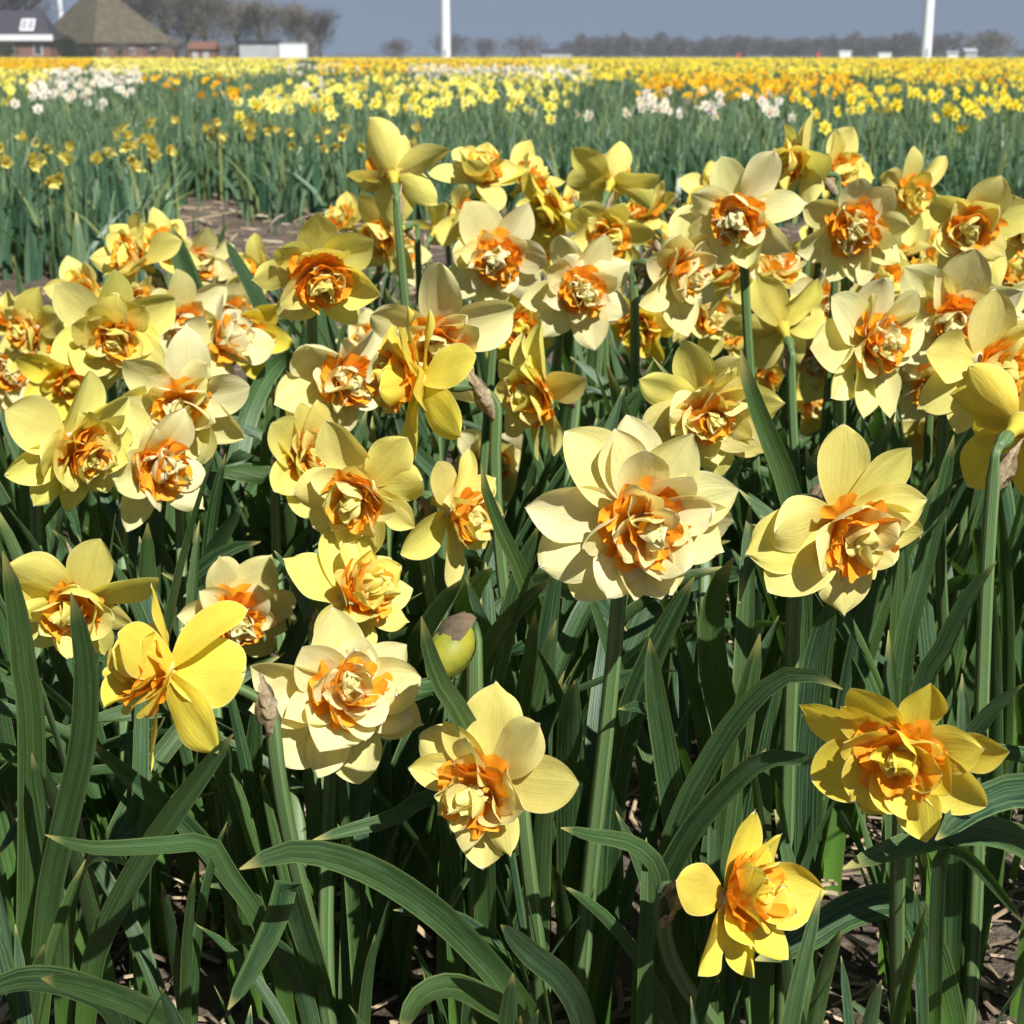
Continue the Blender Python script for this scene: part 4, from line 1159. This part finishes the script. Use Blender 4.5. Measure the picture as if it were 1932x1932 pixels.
NIND = {'yellow': 42, 'lemon': 48, 'orange': 16, 'white': 40, 'wilt': 90}
def stem_only(h):
    V, F, U = tube([(0, 0, 0), (0.006, 0.004, h * 0.5), (0, 0, h)], [0.004, 0.0038, 0.0034], 5)
    return mesh('stem', V, F, [M_STEM], U)
STEMS = [stem_only(0.36), stem_only(0.30)]
for kind, XY in FIELD.items():
    order = np.argsort(XY[:, 1]); XY = XY[order]
    ni = NIND[kind]
    ind, rest = XY[:ni], XY[ni:]
    tpl = TPW if kind == 'wilt' else TPL
    # nearest blooms: plants of their own with stem, petals and cup
    heads = []; fs = 0.048 if kind == 'wilt' else 0.032 if kind == 'white' else 0.035
    for (V, F, npet) in tpl:
        c = rl.uniform(0, 1)
        heads.append((mesh('bloom', V[:25] * fs, [tuple(f) for f in F[:npet]], [M_F[kind]], np.full((25, 2), c), False),
                      mesh('cup', V[25:] * fs, [tuple(f - 25) for f in F[npet:]], [M_F[CUP[kind]]], np.full((12, 2), c), False)))
    RM = rots(ni, NP, 0.28)
    for k in range(len(ind)):
        x, y = ind[k]
        z = float(h_ground(np.array(x), np.array(y)))
        root = obj('daffodil', None); root.location = (x, y, z); root.empty_display_size = 0.02
        tag(root, LAB[kind][0], 'daffodil', LAB[kind][1])
        si = 1 if kind == 'wilt' else 0
        h = 0.36 if si == 0 else 0.30
        zs = rl.uniform(0.9, 1.15)
        obj('stem', STEMS[si], root, mat=Matrix.Diagonal((1, 1, zs, 1)))
        hd, cp = rl.choice(heads)
        M = Matrix.Translation((0, 0, h * zs)) @ Matrix(RM[k].tolist()).to_4x4() @ Matrix.Translation((0, 0, 0.012))
        hb = obj('bloom', hd, root, mat=M)
        obj('cup', cp, hb)
    # the rest: one mass for each colour
    n = len(rest)
    if not n: continue
    RM = rots(n, NP, 0.30)
    size = 0.034 * NP.uniform(0.85, 1.15, n) * np.clip((rest[:, 1] / 24.0), 1, 9) ** 0.42
    zz = NP.uniform(0.27, 0.41, n)
    Vs, Fs, Us, Ms = [], [], [], []
    off = 0
    which = NP.integers(0, len(tpl), n)
    for w, (V, F, npet) in enumerate(tpl):
        s = which == w
        m = int(s.sum())
        if not m: continue
        far = rest[s][:, 1]
        VV = np.einsum('nij,kj->nki', RM[s], V) * size[s][:, None, None] + np.stack([rest[s][:, 0], rest[s][:, 1], zz[s]], 1)[:, None, :]
        Vs.append(VV.reshape(-1, 3)); Fs.append(((np.arange(m) * len(V))[:, None, None] + F[None]).reshape(-1, 3) + off)
        off += m * len(V)
        Us.append(np.repeat(NP.uniform(0, 1, (m, 1)), len(V), 0).repeat(2, 1))
        Ms.append(np.tile(np.r_[np.zeros(npet, int), np.ones(len(F) - npet, int)], m))
    o = obj(kind.replace('wilt', 'withering') + '_daffodils', bulk(kind, np.vstack(Vs), np.vstack(Fs), [M_F[kind], M_F[CUP[kind]]], np.vstack(Us), np.concatenate(Ms)))
    tag(o, {'yellow': 'mass of yellow daffodils stretching to the horizon', 'lemon': 'mass of lemon daffodils in far bands',
            'orange': 'mass of golden orange daffodils in far bands', 'white': 'mass of white daffodils in pale far patches',
            'wilt': 'scatter of withering daffodils in the leafy bed'}[kind], 'daffodils', kind='stuff')

# ------------------------------------------------------------------ far things: trees, farm, turbines
M_BARK = make_simple('bark', (0.16, 0.13, 0.105), 0.9, 0.1, col2=(0.09, 0.08, 0.065), scale=3)
M_TWIG = make_simple('twigs', (0.175, 0.150, 0.120), 0.9, 0.1, col2=(0.125, 0.115, 0.085), scale=0.5)
M_TWIG2 = make_simple('grey_twigs', (0.100, 0.090, 0.082), 0.9, 0.1, col2=(0.07, 0.065, 0.06), scale=0.3)
M_EVER = make_simple('evergreen', (0.030, 0.042, 0.016), 0.9, 0.1, col2=(0.05, 0.06, 0.022), scale=1.2)
M_THATCH = make_simple('thatch', (0.115, 0.097, 0.066), 0.95, 0.05, col2=(0.075, 0.066, 0.042), scale=0.9, bmp=0.5, bd=0.2)
M_SLATE = make_simple('dark_tiles', (0.045, 0.042, 0.055), 0.6, 0.3, var=0.3, scale=2)
M_BRICK = make_simple('brick', (0.24, 0.125, 0.095), 0.9, 0.1, var=0.3, scale=3)
M_WHITE = make_simple('white_paint', (0.72, 0.73, 0.73), 0.5, 0.3, var=0.08, scale=1)
M_GREYW = make_simple('grey_cladding', (0.42, 0.43, 0.45), 0.6, 0.3, var=0.2, scale=0.6)
M_TOWER = make_simple('tower_paint', (0.78, 0.80, 0.81), 0.45, 0.35, var=0.05, scale=0.2)
M_GLASS = make_simple('window_glass', (0.05, 0.06, 0.07), 0.15, 0.6)
M_SKYL = make_simple('skylight_glass', (0.30, 0.31, 0.33), 0.2, 0.6)
M_REDT = make_simple('red_tiles', (0.20, 0.10, 0.065), 0.85, 0.15, var=0.3, scale=1.5)
M_REDP = make_simple('red_paint', (0.45, 0.06, 0.03), 0.6, 0.3)

def twig_cloud(n, cen, rad, rng, ln, wd, up=0.35, lumps=0, shape=1.0):
    """short thin blades through an uneven ellipsoid"""
    cen = np.array(cen); rad = np.array(rad)
    d = rng.normal(0, 1, (n, 3)); d /= np.linalg.norm(d, axis=1)[:, None]
    r = rng.uniform(0, 1, n) ** (0.5 * shape)
    if lumps:
        L = rng.normal(0, 1, (lumps, 3)); L /= np.linalg.norm(L, axis=1)[:, None]
        g = np.max(d @ L.T, axis=1)
        r *= 0.62 + 0.42 * np.clip((g - 0.5) / 0.5, 0, 1)
    P = cen + d * r[:, None] * rad
    dirn = d * rad / rad.max() + rng.normal(0, 0.5, (n, 3)); dirn[:, 2] += up
    dirn /= np.linalg.norm(dirn, axis=1)[:, None]
    side = np.cross(dirn, rng.normal(0, 1, (n, 3))); side /= np.linalg.norm(side, axis=1)[:, None]
    l = rng.uniform(0.5, 1, n) * ln; w = rng.uniform(0.5, 1, n) * wd
    V = np.stack([P - side * w[:, None], P + side * w[:, None], P + dirn * l[:, None]], 1).reshape(-1, 3)
    F = np.arange(3 * n).reshape(-1, 3)
    return V, F
def branchy(base, h, rng, r0, spread, depth=4):
    """tapered limbs as three-sided tubes; returns mesh data and tips"""
    V, F, tips = [], [], []
    def limb(p, d, L, r, k):
        q = p + d * L
        vv, ff, _ = tube([p, p + d * L * 0.5 + Vector((rng.uniform(-1, 1), rng.uniform(-1, 1), 0)) * L * 0.05, q], [r, r * 0.82, r * 0.62], 5 if k < 2 else 3, False)
        o = len(V); V.extend(vv); F.extend([tuple(i + o for i in f) for f in ff])
        tips.append((q, k))
        if k >= depth: return
        for _ in range(rng.choice([2, 3, 3]) if k else 5):
            dd = (d + Vector((rng.uniform(-1, 1), rng.uniform(-1, 1), rng.uniform(-0.1, 0.55))) * spread).normalized()
            limb(q - d * L * rng.uniform(0, 0.35), dd, L * rng.uniform(0.58, 0.82), r * 0.58, k + 1)
    limb(Vector(base), Vector((rng.uniform(-0.05, 0.05), rng.uniform(-0.05, 0.05), 1)).normalized(), h * 0.30, r0, 0)
    return V, F, tips
def bare_tree(xpix, ytop, wpix, Y, label, seed, group='bare trees around the farm', dense=1.0, mat=None, low=0.18, shape=1.0):
    rng = random.Random(seed); nr = np.random.default_rng(seed)
    b = at(xpix, 106, Y); b.z = 0
    top = at(xpix, ytop, Y).z
    wid = wpix * Y / FPX * 0.5 / CP
    root = obj('tree', None); root.location = b
    tag(root, label, 'tree', group)
    V, F, tips = branchy((0, 0, 0), top, rng, top * 0.034, 0.58)
    # squeeze the limbs into the tree's width and height
    A = np.array([tuple(v) for v in V]); sx = wid * 0.86 / max(0.1, np.percentile(np.abs(A[:, :2]), 98)); sz = top * 0.93 / A[:, 2].max()
    A *= np.array([sx, sx, sz])
    me = mesh('trunk', A, F, [M_BARK], None)
    obj('trunk', me, root)
    n = int(2300 * dense)
    Vc, Fc = twig_cloud(n, (0, 0, top * (0.5 + low / 2)), (wid, wid, top * (0.5 - low / 2)), nr, top * 0.13, top * 0.0055, 0.6, 12, shape)
    T = np.array([tuple(t[0]) for t in tips if t[1] >= 2]) * np.array([sx, sx, sz])
    m = len(T) * 9
    TT = np.repeat(T, 9, 0) + nr.normal(0, top * 0.035, (m, 3))
    dv = nr.normal(0, 0.6, (m, 3)); dv[:, 2] += 0.7; dv /= np.linalg.norm(dv, axis=1)[:, None]
    sd_ = np.cross(dv, nr.normal(0, 1, (m, 3))); sd_ /= np.linalg.norm(sd_, axis=1)[:, None]
    Vt = np.stack([TT - sd_ * top * 0.004, TT + sd_ * top * 0.004, TT + dv * top * 0.12], 1).reshape(-1, 3)
    o = obj('crown', bulk('crown', np.vstack([Vc, Vt]), np.arange(3 * (n + m)).reshape(-1, 3), [mat or M_TWIG]), root)
    return root
def bush(xpix, ytop, wpix, Y, label, seed, mat, n=1500, group=None, cat='tree', name='tree'):
    nr = np.random.default_rng(seed); rng = random.Random(seed)
    b = at(xpix, 106, Y); b.z = 0
    top = at(xpix, ytop, Y).z; wid = wpix * Y / FPX * 0.5
    root = obj(name, None); root.location = b
    tag(root, label, cat, group)
    V, F, _ = branchy((0, 0, 0), top, rng, top * 0.03, 0.6, 3)
    A = np.array([tuple(v) for v in V]); A *= np.array([wid * 0.7 / max(0.1, np.abs(A[:, :2]).max())] * 2 + [top * 0.85 / A[:, 2].max()])
    obj('trunk', mesh('trunk', A, F, [M_BARK]), root)
    Vc, Fc = twig_cloud(n, (0, 0, top * 0.48), (wid, wid, top * 0.54), nr, top * 0.16, top * 0.020, 0.3, 8)
    obj('crown', bulk('crown', Vc, Fc, [mat]), root)
    return root

YF = 280.0
bare_tree(30, -60, 170, YF + 60, 'tall bare tree behind the dark roofed house', 1, dense=1.0, mat=M_TWIG2)
bare_tree(262, -55, 170, YF + 45, 'tall bare tree rising just behind the thatched barn', 2, dense=1.1)
bare_tree(318, -70, 170, YF + 50, 'tallest bare tree between the barn and the dense crown', 3, dense=1.1)
bare_tree(392, -34, 124, YF + 30, 'dense brown bare tree beside the small red roofed shed', 4, dense=2.2)
bare_tree(352, 20, 60, YF + 35, 'slim bare tree in front of the dense brown one', 5, dense=0.7)
bare_tree(448, 2, 56, YF + 40, 'slender bare tree beside the grey low building', 6, dense=0.6)
bare_tree(494, -6, 104, YF + 35, 'round crowned bare tree above the grey low building', 7, dense=1.5)
bare_tree(566, 4, 66, YF + 38, 'narrow bare tree above the white container', 8, dense=1.2)
bare_tree(606, 14, 62, YF + 40, 'small bare tree standing last in the farm row', 9, dense=0.8, mat=M_TWIG2)
bush(585, 68, 40, YF + 36, 'low brown shrub between the white container and the last bare tree', 10, M_TWIG, 900, cat='shrub', name='shrub')
bush(130, 62, 44, YF - 12, 'dark evergreen shrub in front of the thatched barn', 11, M_EVER, 2200, cat='shrub', name='shrub')
bush(165, 82, 60, YF - 10, 'low dark hedge plant under the barn eaves', 12, M_EVER, 1600, cat='shrub', name='shrub')
bush(12, 78, 46, YF - 14, 'dark shrub against the brick house', 13, M_EVER, 1500, cat='shrub', name='shrub')
bush(335, 70, 70, YF + 6, 'brown bare shrub between barn and shed', 14, M_TWIG, 1200, cat='shrub', name='shrub')
bush(228, 78, 80, YF - 8, 'low brown bare shrub against the barn wall', 16, M_TWIG, 1300, cat='shrub', name='shrub')
bush(290, 82, 60, YF - 6, 'thin bare shrub by the barn corner', 17, M_TWIG2, 700, cat='shrub', name='shrub')
bush(432, 76, 50, YF + 10, 'brown bare shrub beside the grey low building', 15, M_TWIG, 900, cat='shrub', name='shrub')

def poly_part(name, V, F, m, root, sub=None):
    return obj(name, mesh(name, V, F, [m], None, False), sub or root)
def X_at(xp, Y): return at(xp, 100, Y).x
def Z_at(yp, Y): return at(966, yp, Y).z
def house():
    Y = YF - 4
    x0, x1 = X_at(-60, Y), X_at(100, Y); ze, zr = Z_at(74, Y), Z_at(18, Y)
    root = obj('house', None); root.location = ((x0 + x1) / 2, Y, 0)
    tag(root, 'brick house with a dark tiled roof, white gutter and skylight', 'house')
    hw = (x1 - x0) / 2; D = 8.0
    V, F = box(-hw, hw - 0.4, 0, D, 0, ze)
    wall = poly_part('wall', V, F, M_BRICK, root)
    V = [(-hw - 0.3, -0.5, ze - 0.1), (hw + 0.2, -0.5, ze - 0.1), (hw - 2.6, D / 2, zr), (-hw - 0.3, D / 2, zr), (-hw - 0.3, D + 0.5, ze - 0.1), (hw + 0.2, D + 0.5, ze - 0.1)]
    roof = poly_part('roof', V, [(0, 1, 2, 3), (3, 2, 5, 4), (1, 5, 2), (0, 3, 4), (0, 4, 5, 1)], M_SLATE, root)
    V, F = box(-hw - 0.1, hw + 0.35, -0.85, -0.45, ze - 0.25, ze + 0.75)
    poly_part('gutter', V, F, M_WHITE, root)
    # skylight lying on the slope
    sx = X_at(51, Y) - root.location.x; s = (zr - ze) / (D / 2 + 0.5)
    zc = Z_at(47, Y); yc = (zc - ze + 0.1) / s - 0.5
    V = [(sx - 1.2, yc - 0.9, zc - 0.9 * s), (sx + 1.2, yc - 0.9, zc - 0.9 * s), (sx + 1.2, yc + 0.9, zc + 0.9 * s), (sx - 1.2, yc + 0.9, zc + 0.9 * s)]
    off = Vector((0, -s, 1)).normalized() * 0.12
    V2 = [tuple(Vector(v) + off) for v in V]
    sk = poly_part('skylight', V + V2, [(4, 5, 6, 7), (0, 1, 5, 4), (1, 2, 6, 5), (2, 3, 7, 6), (3, 0, 4, 7)], M_WHITE, roof)
    for q in (-0.55, 0.55):
        g = [tuple(Vector((sx + q + a * 0.45, yc + b * 0.7, zc + b * 0.7 * s)) + off * 1.25) for a, b in ((-1, -1), (1, -1), (1, 1), (-1, 1))]
        poly_part('pane', g, [(0, 1, 2, 3)], M_SKYL, root, roof)
    for xp in (20, 72):
        xx = X_at(xp, Y) - root.location.x
        V, F = box(xx - 0.75, xx + 0.75, -0.06, 0.04, 0.7, ze - 0.7)
        w = poly_part('window', V, F, M_WHITE, root)
        V, F = box(xx - 0.62, xx + 0.62, -0.09, -0.064, 0.82, ze - 0.82)
        poly_part('pane', V, F, M_GLASS, root, w)
    V, F = box(-hw + 2, -hw + 2.8, D / 2 - 0.4, D / 2 + 0.4, zr - 1, zr + 0.9)
    poly_part('chimney', V, F, M_BRICK, root, roof)
house()
def barn():
    Y = YF + 8
    ze = Z_at(79, Y); zt = Z_at(-26, Y + 10)
    xl, xc, xr = X_at(16, Y), X_at(178, Y), X_at(322, Y)
    root = obj('barn', None); root.location = (xc, Y, 0)
    tag(root, 'large farm barn with a steep pyramid roof of brown thatch', 'barn')
    a, c = xl - xc, xr - xc
    dl, dr = 13.0, 6.0                                     # the corner at xc points to the field
    P = [Vector((0, 0, 0)), Vector((c, dr, 0)), Vector((c + a, dl + dr, 0)), Vector((a, dl, 0))]
    # lower wall, then the roof with its slightly sagging sides
    ins = [p * 0.94 + Vector((0.3, 0.6, 0)) for p in P]
    V = [tuple(p) for p in ins] + [tuple(p + Vector((0, 0, ze))) for p in ins]
    wall = poly_part('wall', V, [(0, 1, 5, 4), (1, 2, 6, 5), (2, 3, 7, 6), (3, 0, 4, 7)], M_BRICK, root)
    top = (P[0] + P[2]) / 2 + Vector((0, 0, zt))
    rings = []
    for k in range(7):
        t = k / 6
        z = ze - 0.2 + (zt - ze) * t
        sc_ = (1 - t) * (1 - 0.05 * math.sin(math.pi * t)) + 0.06 * t
        cen = (P[0] + P[2]) / 2
        ring = []
        for i in range(4):
            for s in range(4):
                q = P[i].lerp(P[(i + 1) % 4], s / 4)
                ring.append((cen.x + (q.x - cen.x) * sc_ * 1.03, cen.y + (q.y - cen.y) * sc_ * 1.03, z + 0.12 * math.sin(i * 5 + s * 3 + k)))
        rings.append(ring)
    V = [p for r in rings for p in r] + [tuple(top + Vector((0, 0, 0.3)))]
    F = [(k * 16 + i, k * 16 + (i + 1) % 16, (k + 1) * 16 + (i + 1) % 16, (k + 1) * 16 + i) for k in range(6) for i in range(16)]
    F += [(96 + i, 96 + (i + 1) % 16, 112) for i in range(16)]
    roof = obj('roof', mesh('roof', V, F, [M_THATCH], None, False), root)
    # white framed doors and windows on the front wall
    for f, w, h, m in ((0.10, 0.6, 1.9, M_WHITE), (0.45, 0.8, 1.2, M_WHITE), (0.72, 0.8, 1.2, M_WHITE)):
        q = ins[0].lerp(ins[1], f); d = (ins[1] - ins[0]).normalized(); nrm = Vector((d.y, -d.x, 0))
        z0 = 0.05 if h > 1.5 else 0.8
        A = [q + d * s * w / 2 + nrm * 0.05 + Vector((0, 0, z)) for s, z in ((-1, z0), (1, z0), (1, z0 + h), (-1, z0 + h))]
        B = [p - nrm * 0.1 for p in A]
        wn_ = poly_part('door' if h > 1.5 else 'window', [tuple(p) for p in A + B], [(0, 1, 2, 3), (1, 5, 6, 2), (0, 3, 7, 4), (3, 2, 6, 7)], m, root)
        G = [q + d * s * w * 0.38 + nrm * 0.07 + Vector((0, 0, z0 + h * z)) for s, z in ((-1, 0.12), (1, 0.12), (1, 0.88), (-1, 0.88))]
        poly_part('pane', [tuple(p) for p in G], [(0, 1, 2, 3)], M_GLASS, root, wn_)
barn()
def shed(xa, xb, ytop, yeave, Y, m_wall, m_roof, label, name='shed', D=6, door=True, flat=False):
    x0, x1 = X_at(xa, Y), X_at(xb, Y); ze, zr = Z_at(yeave, Y), Z_at(ytop, Y)
    root = obj(name, None); root.location = ((x0 + x1) / 2, Y, 0); hw = (x1 - x0) / 2
    tag(root, label, name.replace('_', ' '))
    V, F = box(-hw, hw, 0, D, 0, ze); wall = poly_part('wall', V, F, m_wall, root)
    if flat:
        V, F = box(-hw - 0.15, hw + 0.15, -0.15, D + 0.15, ze + 0.002, zr)
        poly_part('roof', V, F, m_roof, root)
    else:
        V = [(-hw - 0.2, -0.4, ze - 0.1), (hw + 0.2, -0.4, ze - 0.1), (hw + 0.2, D / 2, zr), (-hw - 0.2, D / 2, zr), (-hw - 0.2, D + 0.4, ze - 0.1), (hw + 0.2, D + 0.4, ze - 0.1)]
        poly_part('roof', V, [(0, 1, 2, 3), (3, 2, 5, 4), (1, 5, 2), (0, 3, 4)], m_roof, root)
    if door:
        for f in (-0.5, 0.35):
            V, F = box(hw * f - 0.5, hw * f + 0.5, -0.05, 0.03, 0.05, ze * 0.72)
            d = poly_part('door', V, F, M_GREYW, root)
            V, F = box(hw * f + 0.30, hw * f + 0.40, -0.09, -0.052, ze * 0.33, ze * 0.38); poly_part('handle', V, F, M_GLASS, root, d)
    return root
shed(356, 404, 78, 92, YF - 5, M_BRICK, M_REDT, 'small low shed with a red-brown tiled roof', 'shed')
shed(452, 524, 76, 83, YF - 2, M_GREYW, M_SLATE, 'long grey-white building with a dark flat roof', 'farm_building', flat=True)
def container():
    Y = YF - 8
    x0, x1 = X_at(527, Y), X_at(578, Y); z1 = Z_at(82, Y)
    root = obj('container', None); root.location = ((x0 + x1) / 2, Y, 0)
    tag(root, 'white box container with ribbed sides standing by the trees', 'container')
    hw = (x1 - x0) / 2
    V, F = box(-hw, hw, 0, 2.4, 0.15, z1); poly_part('body', V, F, M_WHITE, root)
    k = 0
    while -hw + 0.2 + k * 0.62 < hw - 0.1:
        xx = -hw + 0.2 + k * 0.62
        V, F = box(xx, xx + 0.2, -0.07, -0.002, 0.3, z1 - 0.15); poly_part('rib', V, F, M_WHITE, root); k += 1
    V, F = box(-hw - 0.05, hw + 0.05, -0.1, 2.5, z1 + 0.002, z1 + 0.14); poly_part('roof', V, F, M_GREYW, root)
    for s in (-1, 1):
        V, F = box(s * hw * 0.8 - 0.2, s * hw * 0.8 + 0.2, 0.1, 2.3, 0, 0.148); poly_part('foot', V, F, M_GREYW, root)
container()

def turbine(xpix, wpix, Y, label, seed):
    b = at(xpix, 107, Y); b.z = 0
    r = wpix * 0.5 * Y / FPX / CP * 0.96
    H = 64.0
    root = obj('wind_turbine', None); root.location = b
    tag(root, label, 'wind turbine', 'wind turbines beyond the field')
    for k in range(3):
        z0, z1 = H * k / 3, H * (k + 1) / 3 - 0.05
        ra, rb = r * (1 - 0.42 * k / 3), r * (1 - 0.42 * (k + 1) / 3)
        V, F, U = tube([(0, 0, z0), (0, 0, z1)], [ra, rb], 32, False)
        obj('tower_section', mesh('tower_section', V, F, [M_TOWER], U), root)
    V, F = box(-0.45, 0.45, -r - 0.05, -r + 0.3, 0.4, 2.6); poly_part('door', V, F, M_GREYW, root)
    V, F = box(-1.6, 1.6, -3.0, 5.5, H, H + 3.2); nac = poly_part('nacelle', V, F, M_TOWER, root)
    V, F, U = tube([(0, -3.05, H + 1.6), (0, -4.2, H + 1.6), (0, -5.2, H + 1.6), (0, -5.6, H + 1.6)], [1.5, 1.5, 1.0, 0.2], 16)
    hub = obj('hub', mesh('hub', V, F, [M_TOWER], U), root)
    rng = random.Random(seed); a0 = math.pi / 2 + rng.uniform(-0.15, 0.15)
    for k in range(3):
        a = a0 + k * 2 * math.pi / 3
        V, F = [], []
        for j in range(9):
            t = j / 8; rr = 1.0 + 26 * t
            ch = (0.7 + 1.6 * math.sin(min(1, t * 4) * math.pi / 2)) * (1 - 0.82 * t) ; th = 0.5 * (1 - 0.9 * t); tw = 0.5 * (1 - t)
            for (cx, cz) in ((-0.3, 0), (0.1, 0.5), (0.7, 0), (0.1, -0.5)):
                px_, pz_ = cx * ch, cz * th
                tx, ty = px_ * math.cos(tw) - pz_ * math.sin(tw), px_ * math.sin(tw) + pz_ * math.cos(tw)
                V.append((math.cos(a) * rr - math.sin(a) * tx, -4.2 + ty, H + 1.6 + math.sin(a) * rr + math.cos(a) * tx))
        F = [(j * 4 + i, j * 4 + (i + 1) % 4, (j + 1) * 4 + (i + 1) % 4, (j + 1) * 4 + i) for j in range(8) for i in range(4)] + [(32, 33, 34, 35)]
        obj('blade', mesh('blade', V, F, [M_TOWER]), root)
turbine(841, 18, 520, 'white wind turbine tower standing alone over the round shrubs', 1)
turbine(1746, 20, 470, 'white wind turbine tower in front of the long wood', 2)
turbine(121, 10, 900, 'distant white wind turbine tower behind the thatched barn', 3)

# far shrubs, the long wood and small far buildings
YD = 620.0
for i, (xp, yt, wp, lab) in enumerate([(746, 70, 60, 'faint low clump of bare trees left of no other, before the lone turbine'),
                                        (852, 60, 100, 'broad round bare tree behind the lone turbine'),
                                        (916, 70, 50, 'small bare tree between two broad round crowns'),
                                        (990, 64, 104, 'wide round bare tree beside the dark far roof'),
                                        (1072, 76, 46, 'small bare tree next to the dark far roof')]):
    bush(xp, yt, wp, YD, lab if i else 'faint low bare tree clump beside the lone turbine', 40 + i, M_TWIG2, 1700, 'far bare trees on the horizon')
bush(1868, 52, 96, YD - 60, 'large dense rounded tree at the end of the long wood', 60, M_TWIG, 3000)
bush(1800, 60, 70, YD - 40, 'bare tree leaning into the large dense rounded tree', 61, M_TWIG2, 1100)
bush(1925, 90, 40, YD, 'low bare tree past the large dense rounded tree', 62, M_TWIG2, 900)
def far_wood():
    nr = np.random.default_rng(9); rng = random.Random(9)
    Vs = []
    x = 1095
    while x < 1790:
        yt = 62 + rng.uniform(-5, 7) + (5 if 1250 < x < 1500 else 0)
        w = rng.uniform(26, 52)
        b = at(x, 106, YD + 30 + rng.uniform(0, 60)); top = at(x, yt, YD + 30).z
        V, F = twig_cloud(1700, (b.x, b.y, top * 0.46), (w * YD / FPX * 0.55, 8, top * 0.56), nr, top * 0.20, top * 0.022, 0.3, 7)
        Vs.append(V); x += w * 0.55
    # thin low growth along the rest of the horizon
    for xx in range(600, 1960, 16):
        b = at(xx, 106, YD + 120); top = at(xx, 99 + rng.uniform(-2.5, 3), YD + 120).z
        V, F = twig_cloud(160, (b.x, b.y, top * 0.4), (4.0, 4, top * 0.6), nr, top * 0.3, top * 0.04, 0.3)
        Vs.append(V)
    V = np.vstack(Vs)
    o = obj('far_wood', bulk('far_wood', V, np.arange(len(V)).reshape(-1, 3), [M_TWIG2]))
    tag(o, 'long low strip of bare woodland along the horizon', 'wood', kind='stuff')
far_wood()
shed(1584, 1606, 95.5, 98, YD - 90, M_WHITE, M_WHITE, 'little white box-like shed in front of the long wood', 'shed', 5, False, True)
shed(1658, 1682, 98, 100, YD - 90, M_WHITE, M_GREYW, 'low white shed with a grey lid before the long wood', 'shed', 5, False, True)
shed(1788, 1808, 96.5, 99, YD - 110, M_WHITE, M_GREYW, 'little pale hut beside the second turbine', 'hut', 5, False, False)
shed(1822, 1844, 91, 97, YD - 110, M_GREYW, M_GREYW, 'tiny gabled greenhouse under the large dense rounded tree', 'greenhouse', 6, False, False)
shed(1022, 1078, 92, 99, YD - 20, M_GREYW, M_SLATE, 'far farmhouse with a dark low roof on the horizon', 'farmhouse', 9, False, False)
shed(1390, 1398, 100, 101.5, YD - 60, M_REDP, M_REDP, 'tiny red hut before the long wood', 'hut', 3, False, True)
shed(1540, 1548, 99, 100.5, YD - 60, M_REDP, M_REDP, 'second tiny red hut nearer the white box-like shed', 'hut', 3, False, True)

# ------------------------------------------------------------------ the air over the field
def make_haze():
    m, n, l, out = new_mat('haze')
    v = n.new('ShaderNodeVolumePrincipled')
    v.inputs['Color'].default_value = (0.80, 0.86, 0.95, 1)
    v.inputs['Density'].default_value = 0.00036
    l.new(v.outputs[0], out.inputs['Volume'])
    V, F = box(-900, 900, -40, 1200, -1.0, 102)
    o = obj('haze', mesh('haze', V, F, [m], None, False))
    tag(o, 'thin pale air over the flat fields', 'haze', kind='stuff')
make_haze()
